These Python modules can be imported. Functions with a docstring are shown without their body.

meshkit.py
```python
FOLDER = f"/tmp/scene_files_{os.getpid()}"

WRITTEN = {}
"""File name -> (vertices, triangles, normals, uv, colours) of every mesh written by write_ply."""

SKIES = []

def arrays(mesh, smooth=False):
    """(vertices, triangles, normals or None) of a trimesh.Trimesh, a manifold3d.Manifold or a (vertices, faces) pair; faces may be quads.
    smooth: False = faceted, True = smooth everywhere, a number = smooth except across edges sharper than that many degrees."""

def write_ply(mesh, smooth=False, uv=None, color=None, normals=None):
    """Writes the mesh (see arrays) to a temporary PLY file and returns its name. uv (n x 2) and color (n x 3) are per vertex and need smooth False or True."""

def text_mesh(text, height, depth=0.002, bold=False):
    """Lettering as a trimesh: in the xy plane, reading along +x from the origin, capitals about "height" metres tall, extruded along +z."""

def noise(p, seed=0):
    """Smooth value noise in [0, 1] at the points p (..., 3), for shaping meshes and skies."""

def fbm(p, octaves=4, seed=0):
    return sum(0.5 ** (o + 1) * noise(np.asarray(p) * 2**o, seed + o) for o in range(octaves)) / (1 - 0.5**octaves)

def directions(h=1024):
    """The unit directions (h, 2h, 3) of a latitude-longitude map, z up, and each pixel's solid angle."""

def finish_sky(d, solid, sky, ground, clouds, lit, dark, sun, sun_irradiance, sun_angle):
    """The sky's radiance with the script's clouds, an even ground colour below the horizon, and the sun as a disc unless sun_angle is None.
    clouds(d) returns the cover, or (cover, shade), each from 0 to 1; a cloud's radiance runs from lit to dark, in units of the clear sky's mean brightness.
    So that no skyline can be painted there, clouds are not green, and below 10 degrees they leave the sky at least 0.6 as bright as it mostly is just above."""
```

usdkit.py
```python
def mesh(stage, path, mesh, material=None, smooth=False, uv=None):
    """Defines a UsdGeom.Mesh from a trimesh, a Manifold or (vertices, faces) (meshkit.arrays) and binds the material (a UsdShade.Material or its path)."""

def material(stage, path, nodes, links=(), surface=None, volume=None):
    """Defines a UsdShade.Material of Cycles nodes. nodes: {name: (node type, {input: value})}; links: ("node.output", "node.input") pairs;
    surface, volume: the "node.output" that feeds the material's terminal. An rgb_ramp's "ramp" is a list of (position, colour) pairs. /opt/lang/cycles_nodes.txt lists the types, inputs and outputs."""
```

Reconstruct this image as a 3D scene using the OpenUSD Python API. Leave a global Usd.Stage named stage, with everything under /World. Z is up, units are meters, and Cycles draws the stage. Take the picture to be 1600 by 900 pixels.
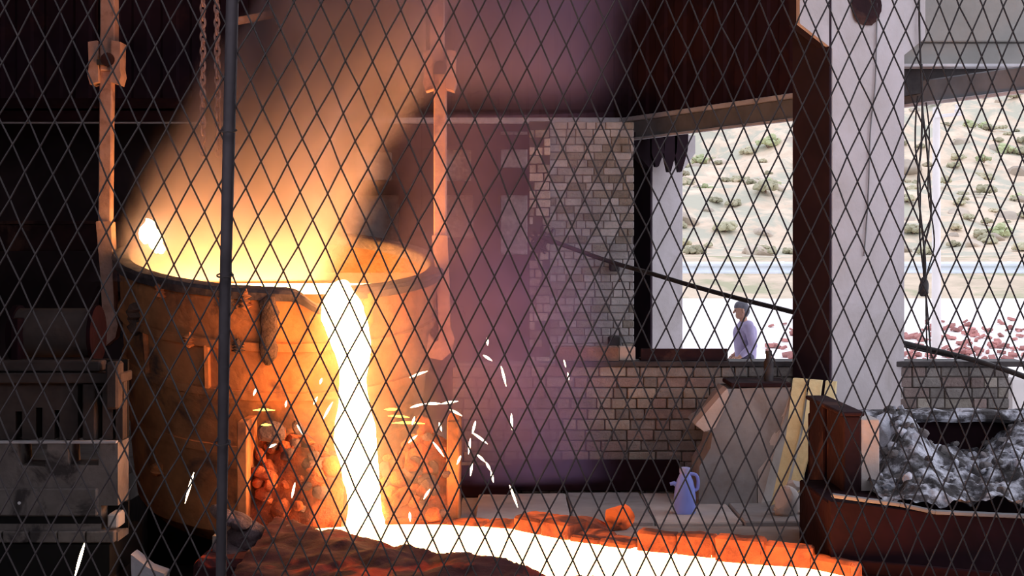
import math, random
import numpy as np, trimesh, manifold3d as m3
import shapely.geometry as sg
import usdkit, meshkit
from pxr import Usd, UsdGeom, UsdLux, UsdShade, Gf, Sdf, Vt

stage = Usd.Stage.CreateInMemory()
UsdGeom.SetStageUpAxis(stage, 'Z'); UsdGeom.SetStageMetersPerUnit(stage, 1.0)
UsdGeom.Xform.Define(stage, '/World'); UsdGeom.Scope.Define(stage, '/World/Looks')
F, CH, HOR = 2198.0, 2.45, 400.0          # focal length in pixels of 1600, eye height, horizon row

# ---------------------------------------------------------------- camera, sky, sun
cam = UsdGeom.Camera.Define(stage, '/World/camera')
cam.CreateHorizontalApertureAttr(36.0); cam.CreateVerticalApertureAttr(20.25)
cam.CreateFocalLengthAttr(36.0 * F / 1600.0)
cam.CreateVerticalApertureOffsetAttr(-36.0 * (450 - HOR) / 1600.0)
cam.CreateClippingRangeAttr(Gf.Vec2f(0.1, 2000))
cam.AddTransformOp().Set(Gf.Matrix4d(1,0,0,0, 0,0,1,0, 0,-1,0,0, 0,0,CH,1))
cam.CreateExposureAttr(0.0)
dome = UsdLux.DomeLight.Define(stage, '/World/sky'); dome.CreateIntensityAttr(0.5); dome.CreateColorAttr(Gf.Vec3f(0.97, 0.98, 1.12))
sun = UsdLux.DistantLight.Define(stage, '/World/sun')
sun.CreateIntensityAttr(4.7); sun.CreateAngleAttr(0.53); sun.CreateColorAttr(Gf.Vec3f(1.0, 0.95, 0.86))
def aim(az, el):                                       # direction towards the sun, azimuth from +X to +Y
    d = Gf.Vec3d(math.cos(az)*math.cos(el), math.sin(az)*math.cos(el), math.sin(el))
    return Gf.Matrix4d().SetRotate(Gf.Rotation(Gf.Vec3d(0,0,1), d))
sun.AddTransformOp().Set(aim(math.radians(38), math.radians(62)))
STREAM = (28.0, 11.2, 3.3)                              # radiance of the falling melt
MOLTEN = (10.0, 3.7, 1.25)                             # and of the cooling pool
BATH = (17.0, 7.2, 1.8)

# ---------------------------------------------------------------- helpers
V = lambda *a: np.array(a, float)
def P(px, py, Y): return V((px-800)/F*Y, Y, CH-(py-HOR)/F*Y)
def PX(px, Y): return (px-800)/F*Y
def PZ(py, Y): return CH-(py-HOR)/F*Y
def G(px, py, z=0.0):                                  # the point at height z seen at a pixel
    Y = (CH-z)*F/(py-HOR); return V(PX(px, Y), Y, z)
used = {}
def numbered(parent, name):
    k = (parent, name); n = used.get(k, 0); used[k] = n+1
    return f'{parent}/{name}' if n == 0 else f'{parent}/{name}_{n:03d}'
def tag(prim, label=None, cat=None, group=None, kind=None):
    p = prim.GetPrim() if hasattr(prim, 'GetPrim') else prim
    for k, v in (('label', label), ('category', cat), ('group', group), ('kind', kind)):
        if v: p.SetCustomDataByKey(k, v)
    return prim
class Thing:
    def __init__(s, name, label, cat, loc=(0,0,0), group=None, kind=None, rz=0):
        s.path = numbered('/World', name); s.x = UsdGeom.Xform.Define(stage, s.path)
        s.loc = np.array(loc, float); s.x.AddTranslateOp().Set(Gf.Vec3d(*map(float, loc)))
        s.rz = rz
        if rz: s.x.AddRotateZOp().Set(float(rz))
        tag(s.x, label, cat, group, kind)
    def part(s, name, mesh, mat, smooth=30, under=None, label=None, local=False, kind=None):
        v, f = vf(mesh)
        if not local: v = v - s.loc
        path = numbered(under or s.path, name)
        m = usdkit.mesh(stage, path, (v, f), mat, smooth=smooth); tag(m, label, kind=kind)
        return path
def vf(mesh):
    if hasattr(mesh, 'to_mesh'):
        m = mesh.to_mesh(); return np.array(m.vert_properties[:, :3], float), np.array(m.tri_verts)
    if isinstance(mesh, (tuple, list)): return np.array(mesh[0], float), np.array(mesh[1])
    return np.array(mesh.vertices, float), np.array(mesh.faces)
def single(name, mesh, mat, label, cat, group=None, kind=None, smooth=30):
    m = usdkit.mesh(stage, numbered('/World', name), vf(mesh), mat, smooth=smooth)
    return tag(m, label, cat, group, kind)
def copy_of(path, loc, rz=0, label=None, group=None, rot=None, scale=None):
    src = stage.GetPrimAtPath(path); base = path.split('/')[-1]
    p = numbered('/World', base); x = UsdGeom.Xform.Define(stage, p)
    x.GetPrim().GetReferences().AddInternalReference(path)
    x.ClearXformOpOrder(); x.AddTranslateOp().Set(Gf.Vec3d(*map(float, loc)))
    if rot is not None: x.AddRotateXYZOp(opSuffix='r').Set(Gf.Vec3f(*map(float, rot)))
    elif rz: x.AddRotateZOp(opSuffix='r').Set(float(rz))
    if scale is not None: x.AddScaleOp(opSuffix='s').Set(Gf.Vec3f(*map(float, np.broadcast_to(scale, 3))))
    x.GetPrim().SetInstanceable(True)
    was = src.GetCustomData()
    tag(x, label or was.get('label'), was.get('category'), group or was.get('group'))
    return p
def cat(*ms):
    vs, fs, n = [], [], 0
    for m in ms:
        v, f = vf(m); vs.append(v); fs.append(f+n); n += len(v)
    return np.vstack(vs), np.vstack(fs)
BV = np.array([(x, y, z) for x in (0, 1) for y in (0, 1) for z in (0, 1)], float)
_ch = None
def box(x0, x1, y0, y1, z0, z1, b=0.0):
    """Box with chamfered edges."""
    global _ch
    lo, hi = np.minimum((x0, y0, z0), (x1, y1, z1)), np.maximum((x0, y0, z0), (x1, y1, z1))
    if b <= 0:
        m = trimesh.creation.box((1, 1, 1)); v = (np.array(m.vertices)+.5)*(hi-lo)+lo; return v, np.array(m.faces)
    b = min(b, .45*(hi-lo).min())
    s, e = [], []
    for c in BV*2-1:
        for k in range(3):
            o = np.ones(3); o[k] = 0; s.append(c); e.append(o)
    s, e = np.array(s), np.array(e)
    if _ch is None:
        h = trimesh.convex.convex_hull(s-e*s*.2); t = {tuple(np.round(p, 4)): i for i, p in enumerate(s-e*s*.2)}
        idx = np.array([t[tuple(np.round(p, 4))] for p in h.vertices]); _ch = idx[h.faces]
    return (lo+hi)/2+s*(hi-lo)/2-e*s*b, _ch
def obox(c, ax, size, b=0.0):
    """Box centred on c with local axes ax (3x3 rows) and full size."""
    v, f = box(*(x for s in size for x in (-s/2, s/2)), b=b)
    return v @ np.array(ax)+np.array(c), f
def frame(d, up=(0, 0, 1)):
    d = np.array(d, float); d /= np.linalg.norm(d); a = np.cross(up, d)
    if np.linalg.norm(a) < 1e-6: a = np.cross((1, 0, 0), d)
    a /= np.linalg.norm(a); return np.array([a, np.cross(d, a), d])
def bar(a, b, w, h, bev=0.0, up=(0, 0, 1)):
    a, b = np.array(a, float), np.array(b, float)
    return obox((a+b)/2, frame(b-a, up), (w, h, np.linalg.norm(b-a)), bev)
def tube(pts, r, n=8, cap=True, ell=None, closed=False):
    p = np.array(pts, float); r = np.broadcast_to(r, (len(p),)); t = np.gradient(p, axis=0)
    if closed: t = np.roll(p, -1, 0)-np.roll(p, 1, 0)
    t /= np.linalg.norm(t, axis=1, keepdims=True)+1e-12
    ref = V(0, 1, 0) if abs(t[:, 1]).mean() < .8 else V(1, 0, 0)
    a = np.cross(t, ref); a /= np.linalg.norm(a, axis=1, keepdims=True)+1e-12; b = np.cross(t, a)
    g = np.arange(n)*2*np.pi/n; e = 1.0 if ell is None else ell
    v = p[:, None]+r[:, None, None]*(np.cos(g)[None, :, None]*a[:, None]+e*np.sin(g)[None, :, None]*b[:, None])
    m = len(p); f = []
    for i in range(m if closed else m-1):
        k = (i+1) % m
        for j in range(n):
            q = (j+1) % n; f += [(i*n+j, i*n+q, k*n+q), (i*n+j, k*n+q, k*n+j)]
    v = v.reshape(-1, 3)
    if cap and not closed:
        v = np.vstack([v, p[0], p[-1]]); c0 = m*n
        for j in range(n):
            q = (j+1) % n; f += [(c0, q, j), (c0+1, (m-1)*n+j, (m-1)*n+q)]
    return v, np.array(f)[:, ::-1]
def spline(pts, n):
    p = np.array(pts, float); from_ = np.r_[0, np.cumsum(np.linalg.norm(np.diff(p, axis=0), axis=1))]
    from scipy.interpolate import PchipInterpolator
    return PchipInterpolator(from_, p)(np.linspace(0, from_[-1], n))
def prism(poly, y0, y1):
    """Polygon in (x, z) extruded along y."""
    g = poly if hasattr(poly, 'geom_type') else sg.Polygon(poly)
    m = trimesh.creation.extrude_polygon(g.buffer(0), y1-y0, engine='earcut'); v = np.array(m.vertices)
    return np.c_[v[:, 0], y0+v[:, 2], v[:, 1]], np.array(m.faces)[:, ::-1]
def slab(poly, z0, z1):
    g = poly if hasattr(poly, 'geom_type') else sg.Polygon(poly)
    m = trimesh.creation.extrude_polygon(g.buffer(0), z1-z0, engine='earcut'); v = np.array(m.vertices); v[:, 2] += z0
    return v, np.array(m.faces)
def lathe(prof, n=32, c=(0, 0, 0)):
    prof = np.array(prof, float); g = np.arange(n)*2*np.pi/n; m = len(prof)
    v = np.stack([prof[:, None, 0]*np.cos(g), prof[:, None, 0]*np.sin(g), np.repeat(prof[:, None, 1], n, 1)], -1).reshape(-1, 3)
    f = []
    for i in range(m-1):
        for j in range(n):
            q = (j+1) % n; f += [(i*n+j, i*n+q, (i+1)*n+q), (i*n+j, (i+1)*n+q, (i+1)*n+j)]
    return v+np.array(c), np.array(f)
def rock(seed, size, sub=2, rough=.35):
    m = trimesh.creation.icosphere(sub); v = np.array(m.vertices); r = np.random.RandomState(seed)
    for _ in range(7):                                 # cut faces: broken stone
        d = r.normal(size=3); d /= np.linalg.norm(d); h = r.uniform(.55, .9); k = v @ d
        v = v-np.maximum(k-h, 0)[:, None]*d
    v = v*(1+rough*(meshkit.fbm(v*1.7+seed*7.3, 3, seed)-.5))[:, None]
    return v*np.array(size), np.array(m.faces)
def place(mesh, loc, rot=(0, 0, 0), s=1.0):
    v, f = vf(mesh); R = trimesh.transformations.euler_matrix(*rot)[:3, :3]
    return (v*np.array(s)) @ R.T+np.array(loc), f
def grid(xs, ys, h):
    """Height field h(X, Y) over the grid."""
    X, Y = np.meshgrid(xs, ys); Z = h(X, Y); n, m = X.shape
    i, j = np.meshgrid(np.arange(n-1), np.arange(m-1), indexing='ij'); a = (i*m+j).ravel()
    f = np.vstack([np.c_[a, a+1, a+m+1], np.c_[a, a+m+1, a+m]])
    return np.c_[X.ravel(), Y.ravel(), Z.ravel()], f
def rough_up(mesh, amp, scale, seed=0, edge=None):
    v, f = vf(mesh); t = trimesh.Trimesh(v, f)
    if edge: vv, ff = trimesh.remesh.subdivide_to_size(t.vertices, t.faces, edge); t = trimesh.Trimesh(vv, ff); t.merge_vertices()
    v = np.array(t.vertices); n = np.array(t.vertex_normals)
    return v+n*(amp*2*(meshkit.fbm(v*scale+seed*3.1, 3, seed)-.5))[:, None], np.array(t.faces)
def norm(v): return np.array(v, float)/np.linalg.norm(v)

# ---------------------------------------------------------------- materials
def mat(name, c1, c2=None, scale=3.0, rough=.85, bump=0.0, bscale=None, metal=0.0, spec=.3, vary=0.0, detail=6, lo=.35, hi=.65, c3=None, s3=1.0, c3at=(.55, .62)):
    """Grainy surface: two tones by noise in world space, a third in blotches, an object-wise change of tone."""
    c2 = c2 or tuple(x*.6 for x in c1)
    n = {'g': ('geometry', {}), 'n': ('noise_texture', {'scale': scale, 'detail': detail, 'roughness': .62}),
         'r': ('rgb_ramp', {'ramp': [(0, c1), (lo, c1), (hi, c2), (1, c2)]}),
         'p': ('principled_bsdf', {'roughness': rough, 'metallic': metal, 'specular_ior_level': spec})}
    l = [('g.position', 'n.vector'), ('n.fac', 'r.fac')]
    out = 'r.color'
    if c3:
        n['n3'] = ('noise_texture', {'scale': s3, 'detail': 5, 'roughness': .6, 'distortion': .4})
        n['f3'] = ('map_range', {'from_min': c3at[0], 'from_max': c3at[1], 'clamp': True}); n['m3'] = ('mix', {'color2': c3})
        l += [('g.position', 'n3.vector'), ('n3.fac', 'f3.value'), ('f3.result', 'm3.fac'), (out, 'm3.color1')]; out = 'm3.color'
    if vary:
        n['o'] = ('object_info', {}); n['v'] = ('map_range', {'to_min': 1-vary, 'to_max': 1+vary}); n['h'] = ('hsv', {})
        l += [('o.random', 'v.value'), ('v.result', 'h.value'), (out, 'h.color')]; out = 'h.color'
    if bump:
        n['b'] = ('bump', {'strength': bump, 'distance': .03}); n['n2'] = ('noise_texture', {'scale': bscale or scale*5, 'detail': 5})
        l += [('g.position', 'n2.vector'), ('n2.fac', 'b.height'), ('b.normal', 'p.normal')]
    l.append((out, 'p.base_color'))
    return usdkit.material(stage, '/World/Looks/'+name, n, l, surface='p.BSDF')
def glow(name, c):
    k = max(c); return usdkit.material(stage, '/World/Looks/'+name, {'e': ('emission', {'color': tuple(x/k for x in c), 'strength': k})}, [], surface='e.emission')
def crust(name, c1, c2, hot, s, scale=5.0, at=(.5, .7)):
    """Crusted slag whose cracks still give off heat glow."""
    return usdkit.material(stage, '/World/Looks/'+name, {
        'g': ('geometry', {}), 'n': ('noise_texture', {'scale': scale, 'detail': 6, 'roughness': .65}), 'r': ('rgb_ramp', {'ramp': [(.35, c1), (.65, c2)]}),
        'n2': ('noise_texture', {'scale': scale*.6, 'detail': 4, 'distortion': .8}), 'm': ('map_range', {'from_min': at[0], 'from_max': at[1], 'to_min': 0.0, 'to_max': s, 'clamp': True}),
        'b': ('bump', {'strength': .6, 'distance': .03}), 'p': ('principled_bsdf', {'roughness': .9, 'emission_color': hot, 'specular_ior_level': .2})},
        [('g.position', 'n.vector'), ('n.fac', 'r.fac'), ('r.color', 'p.base_color'), ('g.position', 'n2.vector'), ('n2.fac', 'm.value'), ('m.result', 'p.emission_strength'), ('n.fac', 'b.height'), ('b.normal', 'p.normal')], surface='p.BSDF')
M = {
 'floor': mat('floor_concrete', (.40, .36, .33), (.26, .22, .2), 1.3, bump=.4, bscale=9, c3=(.12, .08, .07), s3=.6),
 'pit': mat('pit_soot', (.05, .035, .032), (.025, .018, .018), 2, bump=.4),
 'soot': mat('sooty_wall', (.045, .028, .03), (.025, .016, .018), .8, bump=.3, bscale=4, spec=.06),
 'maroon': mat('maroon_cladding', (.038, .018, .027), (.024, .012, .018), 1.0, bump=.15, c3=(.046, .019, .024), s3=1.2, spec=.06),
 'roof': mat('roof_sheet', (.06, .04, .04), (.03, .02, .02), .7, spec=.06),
 'trim': mat('edge_trim', (.68, .66, .68), (.5, .48, .5), 3),
 'beam': mat('beam_concrete', (.24, .25, .265), (.16, .165, .175), 2, bump=.2),
 'grey': mat('panel_concrete', (.33, .315, .295), (.27, .26, .24), 1.6, bump=.2),
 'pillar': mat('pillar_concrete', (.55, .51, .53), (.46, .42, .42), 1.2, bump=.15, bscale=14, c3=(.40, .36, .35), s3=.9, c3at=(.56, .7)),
 'pillar_soot_shade': mat('pillar_soot_shade', (.038, .024, .034), (.025, .017, .024), 1.5, bump=.2, spec=.06),  # dark tone holds both soot and the shade of the inner side
 'rust': mat('rusty_steel', (.037, .018, .021), (.023, .012, .014), 3.0, bump=.3, c3=(.07, .035, .03), s3=1.6, spec=.06),
 'darkrust': mat('dark_rust', (.022, .008, .012), (.013, .006, .008), 2.5, bump=.3, spec=.06),
 'steel': mat('dark_steel', (.07, .06, .06), (.035, .03, .032), 5, rough=.6, metal=.3),
 'hanger': mat('hanger_steel', (.60, .36, .29), (.44, .24, .18), 4, bump=.25, c3=(.22, .1, .07), s3=2.2, c3at=(.58, .7)),
 'ladle': mat('ladle_shell', (.62, .25, .10), (.38, .15, .065), 3.2, bump=.5, bscale=9, c3=(.12, .07, .055), s3=1.7, c3at=(.54, .66)),
 'lining': mat('ladle_lining', (.17, .085, .045), (.11, .055, .03), 3, bump=.4),
 'rim': mat('ladle_rim', (.13, .1, .1), (.06, .05, .055), 6, bump=.6, bscale=14),
 'skull': mat('slag_skull', (.16, .1, .08), (.07, .05, .045), 8, bump=.6),
 'brick_a': mat('brick_buff', (.34, .31, .27), (.25, .22, .19), 9, bump=.4, vary=.22),
 'brick_b': mat('brick_grey', (.26, .24, .225), (.19, .17, .16), 9, bump=.4, vary=.22),
 'brick_c': mat('brick_rose', (.29, .225, .205), (.21, .16, .15), 9, bump=.4, vary=.22),
 'brick_t': mat('brick_tall', (.50, .48, .48), (.36, .345, .35), 5, bump=.4, vary=.18),
 'brick_w': mat('brick_pale', (.62, .55, .50), (.46, .40, .37), 9, bump=.5, vary=.2),
 'mortar': mat('sooty_mortar', (.10, .08, .07), (.06, .05, .045), 9),
 'mortar_l': mat('pale_mortar', (.26, .24, .24), (.18, .165, .165), 9),
 'block': mat('cast_concrete', (.36, .35, .345), (.27, .26, .26), 2.2, bump=.3, bscale=12, c3=(.22, .19, .17), s3=1.4, c3at=(.55, .7)),
 'block_l': mat('pale_concrete', (.58, .53, .50), (.46, .41, .385), 3, bump=.3),
 'yellow': mat('yellow_board', (.80, .66, .36), (.68, .53, .27), 6, bump=.2),
 'ash': mat('slag_ash', (.54, .55, .61), (.07, .065, .07), 7.5, bump=.8, bscale=16, c3=(.04, .036, .036), s3=3.2, c3at=(.5, .6), detail=8, lo=.42, hi=.56),
 'ash_l': mat('pale_ash', (.60, .62, .70), (.36, .36, .40), 6, bump=.6, vary=.3),
 'ash_d': mat('dark_ash', (.20, .18, .18), (.08, .075, .075), 6, bump=.6, vary=.3),
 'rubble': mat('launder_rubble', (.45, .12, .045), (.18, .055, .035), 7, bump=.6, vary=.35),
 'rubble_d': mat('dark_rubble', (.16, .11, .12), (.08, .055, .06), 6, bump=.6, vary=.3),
 'blue': mat('blue_plastic', (.32, .41, 1.0), (.30, .38, .97), 2, rough=.4, spec=.5),
 'cap': mat('jug_cap', (.45, .5, .85), (.42, .46, .8), 2, rough=.4),
 'machine': mat('machine_iron', (.085, .062, .055), (.05, .037, .034), 3, bump=.3),
 'machine_g': mat('machine_grey', (.25, .215, .20), (.165, .14, .13), 3.5, bump=.3, c3=(.065, .055, .055), s3=2),
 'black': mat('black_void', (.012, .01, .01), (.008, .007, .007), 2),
 'pale_tone': mat('pale_sack', (.75, .75, .82), (.62, .62, .7), 5, bump=.3),
 'wire': mat('fence_wire', (.16, .135, .135), (.11, .092, .095), 20, rough=.6, metal=.2),
 'post': mat('fence_post', (.17, .14, .155), (.10, .085, .095), 8, rough=.55, metal=.2),
 'cable': mat('black_cable', (.045, .04, .04), (.03, .027, .027), 6, rough=.6),
 'chain': mat('chain_steel', (.62, .42, .38), (.45, .28, .25), 20, rough=.5, metal=.3),
 'timber': mat('old_timber', (.28, .17, .12), (.17, .1, .075), 8, bump=.3),
 'timber_l': mat('end_grain', (.55, .46, .4), (.45, .37, .32), 12),
 'gravel': mat('white_gravel', (.86, .82, .82), (.74, .70, .69), 3, bump=.5, bscale=30),
 'soil': mat('hill_soil', (.76, .63, .49), (.60, .48, .36), .8, bump=.6, bscale=2, c3=(.46, .45, .36), s3=.55, c3at=(.45, .57), detail=8),
 'verge': mat('road_verge', (.66, .54, .41), (.50, .42, .31), .9, bump=.4, c3=(.38, .37, .24), s3=.5, c3at=(.52, .62), detail=8),
 'bush': mat('scrub_leaf', (.44, .42, .29), (.33, .32, .22), 3, vary=.3, c3=(.5, .44, .32), s3=1.2),
 'bush_g': mat('green_leaf', (.46, .50, .30), (.38, .43, .24), 3, vary=.2),
 'stone': mat('hill_stone', (.52, .45, .37), (.40, .34, .28), 1.5, bump=.4, vary=.25),
 'rail': mat('crash_rail', (.74, .80, .86), (.66, .73, .81), 3, rough=.5),
 'pole': mat('pole_white', (.80, .76, .74), (.72, .68, .66), 2),
 'redbrick': mat('red_rubble', (.48, .22, .20), (.36, .16, .15), 6, bump=.3, vary=.3),
 'skin': mat('skin', (.50, .28, .2), (.46, .25, .18), 20, rough=.6),
 'hair': mat('grey_hair', (.16, .16, .19), (.1, .1, .12), 30),
 'shirt': mat('mauve_shirt', (.42, .37, .56), (.34, .30, .47), 9, rough=.9),
 'trousers': mat('dark_trousers', (.09, .08, .12), (.06, .055, .08), 9, rough=.9),
 'shoe': mat('black_shoe', (.03, .03, .03), (.02, .02, .02), 9, rough=.5),
 'eye': mat('dark_eye', (.02, .015, .012), (.02, .015, .012), 9, rough=.3),
 'molten': glow('molten_slag', MOLTEN), 'stream': glow('falling_slag', STREAM), 'bath': glow('molten_bath', BATH), 'flame': glow('flame', (12, 8, 3.2)),
 'spark': glow('spatter', (7, 5, 3)), 'spark_y': glow('spatter_yellow', (3.0, 2.0, .35)),
 'lip': crust('hot_lip', (.26, .09, .05), (.13, .045, .035), (1, .13, .02), .7, 5, (.42, .62)),
 'bank': crust('bank_crust', (.10, .03, .035), (.045, .018, .022), (1, .07, .01), .35, 4, (.55, .75)),
}
def smoke(name, axis0, axis1, r0, r1, ry, dens, color, nscale, edge=(.55, 1.0), top=None, aniso=0.0, lo=.25, hi=.75, stretch=(1, 1, .6), roll=.35):
    """Fume whose density fades with distance from a slanting axis: (x, y, z) of its foot and head, half widths at both."""
    dz = axis1[2]-axis0[2]
    n = {'g': ('geometry', {}), 's': ('separate_xyz', {}), 'mp': ('mapping', {'scale': tuple(nscale*k for k in stretch)}),
         'n': ('noise_texture', {'scale': 1.0, 'detail': 5, 'roughness': .58, 'distortion': .6}),
         'nm': ('map_range', {'from_min': lo, 'from_max': hi, 'to_min': 0.0, 'to_max': 1.0, 'clamp': True}),
         'xc': ('map_range', {'from_min': axis0[2], 'from_max': axis1[2], 'to_min': axis0[0], 'to_max': axis1[0], 'clamp': False}),
         'yc': ('map_range', {'from_min': axis0[2], 'from_max': axis1[2], 'to_min': axis0[1], 'to_max': axis1[1], 'clamp': False}),
         'hw': ('map_range', {'from_min': axis0[2], 'from_max': axis1[2], 'to_min': r0, 'to_max': r1, 'clamp': False}),
         'dx': ('math', {'math_type': 'subtract'}), 'ux': ('math', {'math_type': 'divide'}), 'dy': ('math', {'math_type': 'subtract'}), 'uy': ('math', {'math_type': 'divide', 'value2': ry}),
         'x2': ('math', {'math_type': 'multiply'}), 'y2': ('math', {'math_type': 'multiply'}), 'sm': ('math', {'math_type': 'add'}), 'rt': ('math', {'math_type': 'sqrt'}),
         'w': ('map_range', {'from_min': 0.0, 'from_max': 1.0, 'to_min': -roll, 'to_max': roll}), 'rw': ('math', {'math_type': 'add'}),
         'f': ('map_range', {'range_type': 'smoothstep', 'from_min': edge[0], 'from_max': edge[1], 'to_min': dens, 'to_max': 0.0, 'clamp': True}),
         'd': ('math', {'math_type': 'multiply'}), 'v': ('principled_volume', {'color': color, 'anisotropy': aniso})}
    l = [('g.position', 's.vector'), ('g.position', 'mp.vector'), ('mp.vector', 'n.vector'), ('n.fac', 'nm.value'), ('s.z', 'xc.value'), ('s.z', 'yc.value'), ('s.z', 'hw.value'),
         ('s.x', 'dx.value1'), ('xc.result', 'dx.value2'), ('dx.value', 'ux.value1'), ('hw.result', 'ux.value2'), ('s.y', 'dy.value1'), ('yc.result', 'dy.value2'), ('dy.value', 'uy.value1'),
         ('ux.value', 'x2.value1'), ('ux.value', 'x2.value2'), ('uy.value', 'y2.value1'), ('uy.value', 'y2.value2'), ('x2.value', 'sm.value1'), ('y2.value', 'sm.value2'), ('sm.value', 'rt.value1'),
         ('n.fac', 'w.value'), ('rt.value', 'rw.value1'), ('w.result', 'rw.value2'), ('rw.value', 'f.value'), ('f.result', 'd.value1'), ('nm.result', 'd.value2')]
    out = 'd.value'
    if top:                                            # thins out between two heights
        n['t'] = ('map_range', {'range_type': 'smoothstep', 'from_min': top[0], 'from_max': top[1], 'to_min': top[2], 'to_max': top[3], 'clamp': True}); n['dt'] = ('math', {'math_type': 'multiply'})
        l += [('s.z', 't.value'), ('t.result', 'dt.value1'), (out, 'dt.value2')]; out = 'dt.value'
    l.append((out, 'v.density'))
    return usdkit.material(stage, '/World/Looks/'+name, n, l, volume='v.volume')

exec_order = None
# ================================================================ the shed
DB = norm((-.512, .859, 0))            # along the open side, away from the camera
NO = norm((.859, .512, 0))             # out of the open side
E0 = V(1.48, 20.3, 4.39)               # far corner of the roof edge
def E(s, z=4.39): return V(E0[0]-DB[0]*s, E0[1]-DB[1]*s, z)     # point on the edge, s metres towards the camera
pit = sg.Polygon([(-9, 7.5), (-1.9, 7.5), (-1.9, 12.15), (-2.62, 12.3), (-2.62, 12.95), (-1.6, 13.05), (-.5, 13.3), (-.5, 16.6), (-4.3, 16.6), (-4.3, 12.95), (-9, 12.95)])
lfl = sg.box(-9, 11.95, -3.42, 13)
pit = pit.difference(lfl)
room = sg.Polygon([(-9, -3), (12, -3), tuple(E(16)[:2]+NO[:2]*.6), tuple(E(0)[:2]+NO[:2]*.6), (2.2, 21.2), (-9, 21.2)])
yard = sg.Polygon([(12, -3), (60, -3), (60, 24.5), (-9, 24.5), (-9, 21.2), (2.2, 21.2), tuple(E(0)[:2]+NO[:2]*.6), tuple(E(16)[:2]+NO[:2]*.6)])
single('floor', slab(room.difference(pit).difference(lfl), -.3, 0), M['floor'], 'sooty concrete shop floor around the casting pit', 'floor', kind='structure')
single('floor', slab(pit.buffer(.05), -1.25, -1.2), M['pit'], 'black bottom of the pit under the ladle', 'floor', kind='structure')
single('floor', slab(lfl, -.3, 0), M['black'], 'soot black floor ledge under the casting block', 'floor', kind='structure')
ring = pit.buffer(.12).difference(pit)
single('wall_pit', slab(ring, -1.25, -.302), M['pit'], 'soot black lining walls of the casting pit', 'wall', kind='structure')
single('ground', slab(yard, -.3, -.01), M['gravel'], 'sunlit white gravel yard outside the open side', 'ground', kind='structure')
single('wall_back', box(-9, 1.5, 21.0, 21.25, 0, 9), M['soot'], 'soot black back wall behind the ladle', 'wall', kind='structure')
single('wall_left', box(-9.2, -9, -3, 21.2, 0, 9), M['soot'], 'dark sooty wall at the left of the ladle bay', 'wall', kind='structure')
single('wall_front', box(-9, 4.8, -3.2, -3, 0, 4.6), M['soot'], 'dark unseen wall behind the camera, opened above to let in added daylight', 'wall', kind='structure')  # the gap above this unseen wall is added for frontal skylight
single('wall_near', box(4.6, 4.8, -3.2, 7.5, 0, 9), M['soot'], 'added unseen wall at the right outside the frame, keeping daylight off the left side', 'wall', kind='structure')  # unseen wall added to darken the left side
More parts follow.
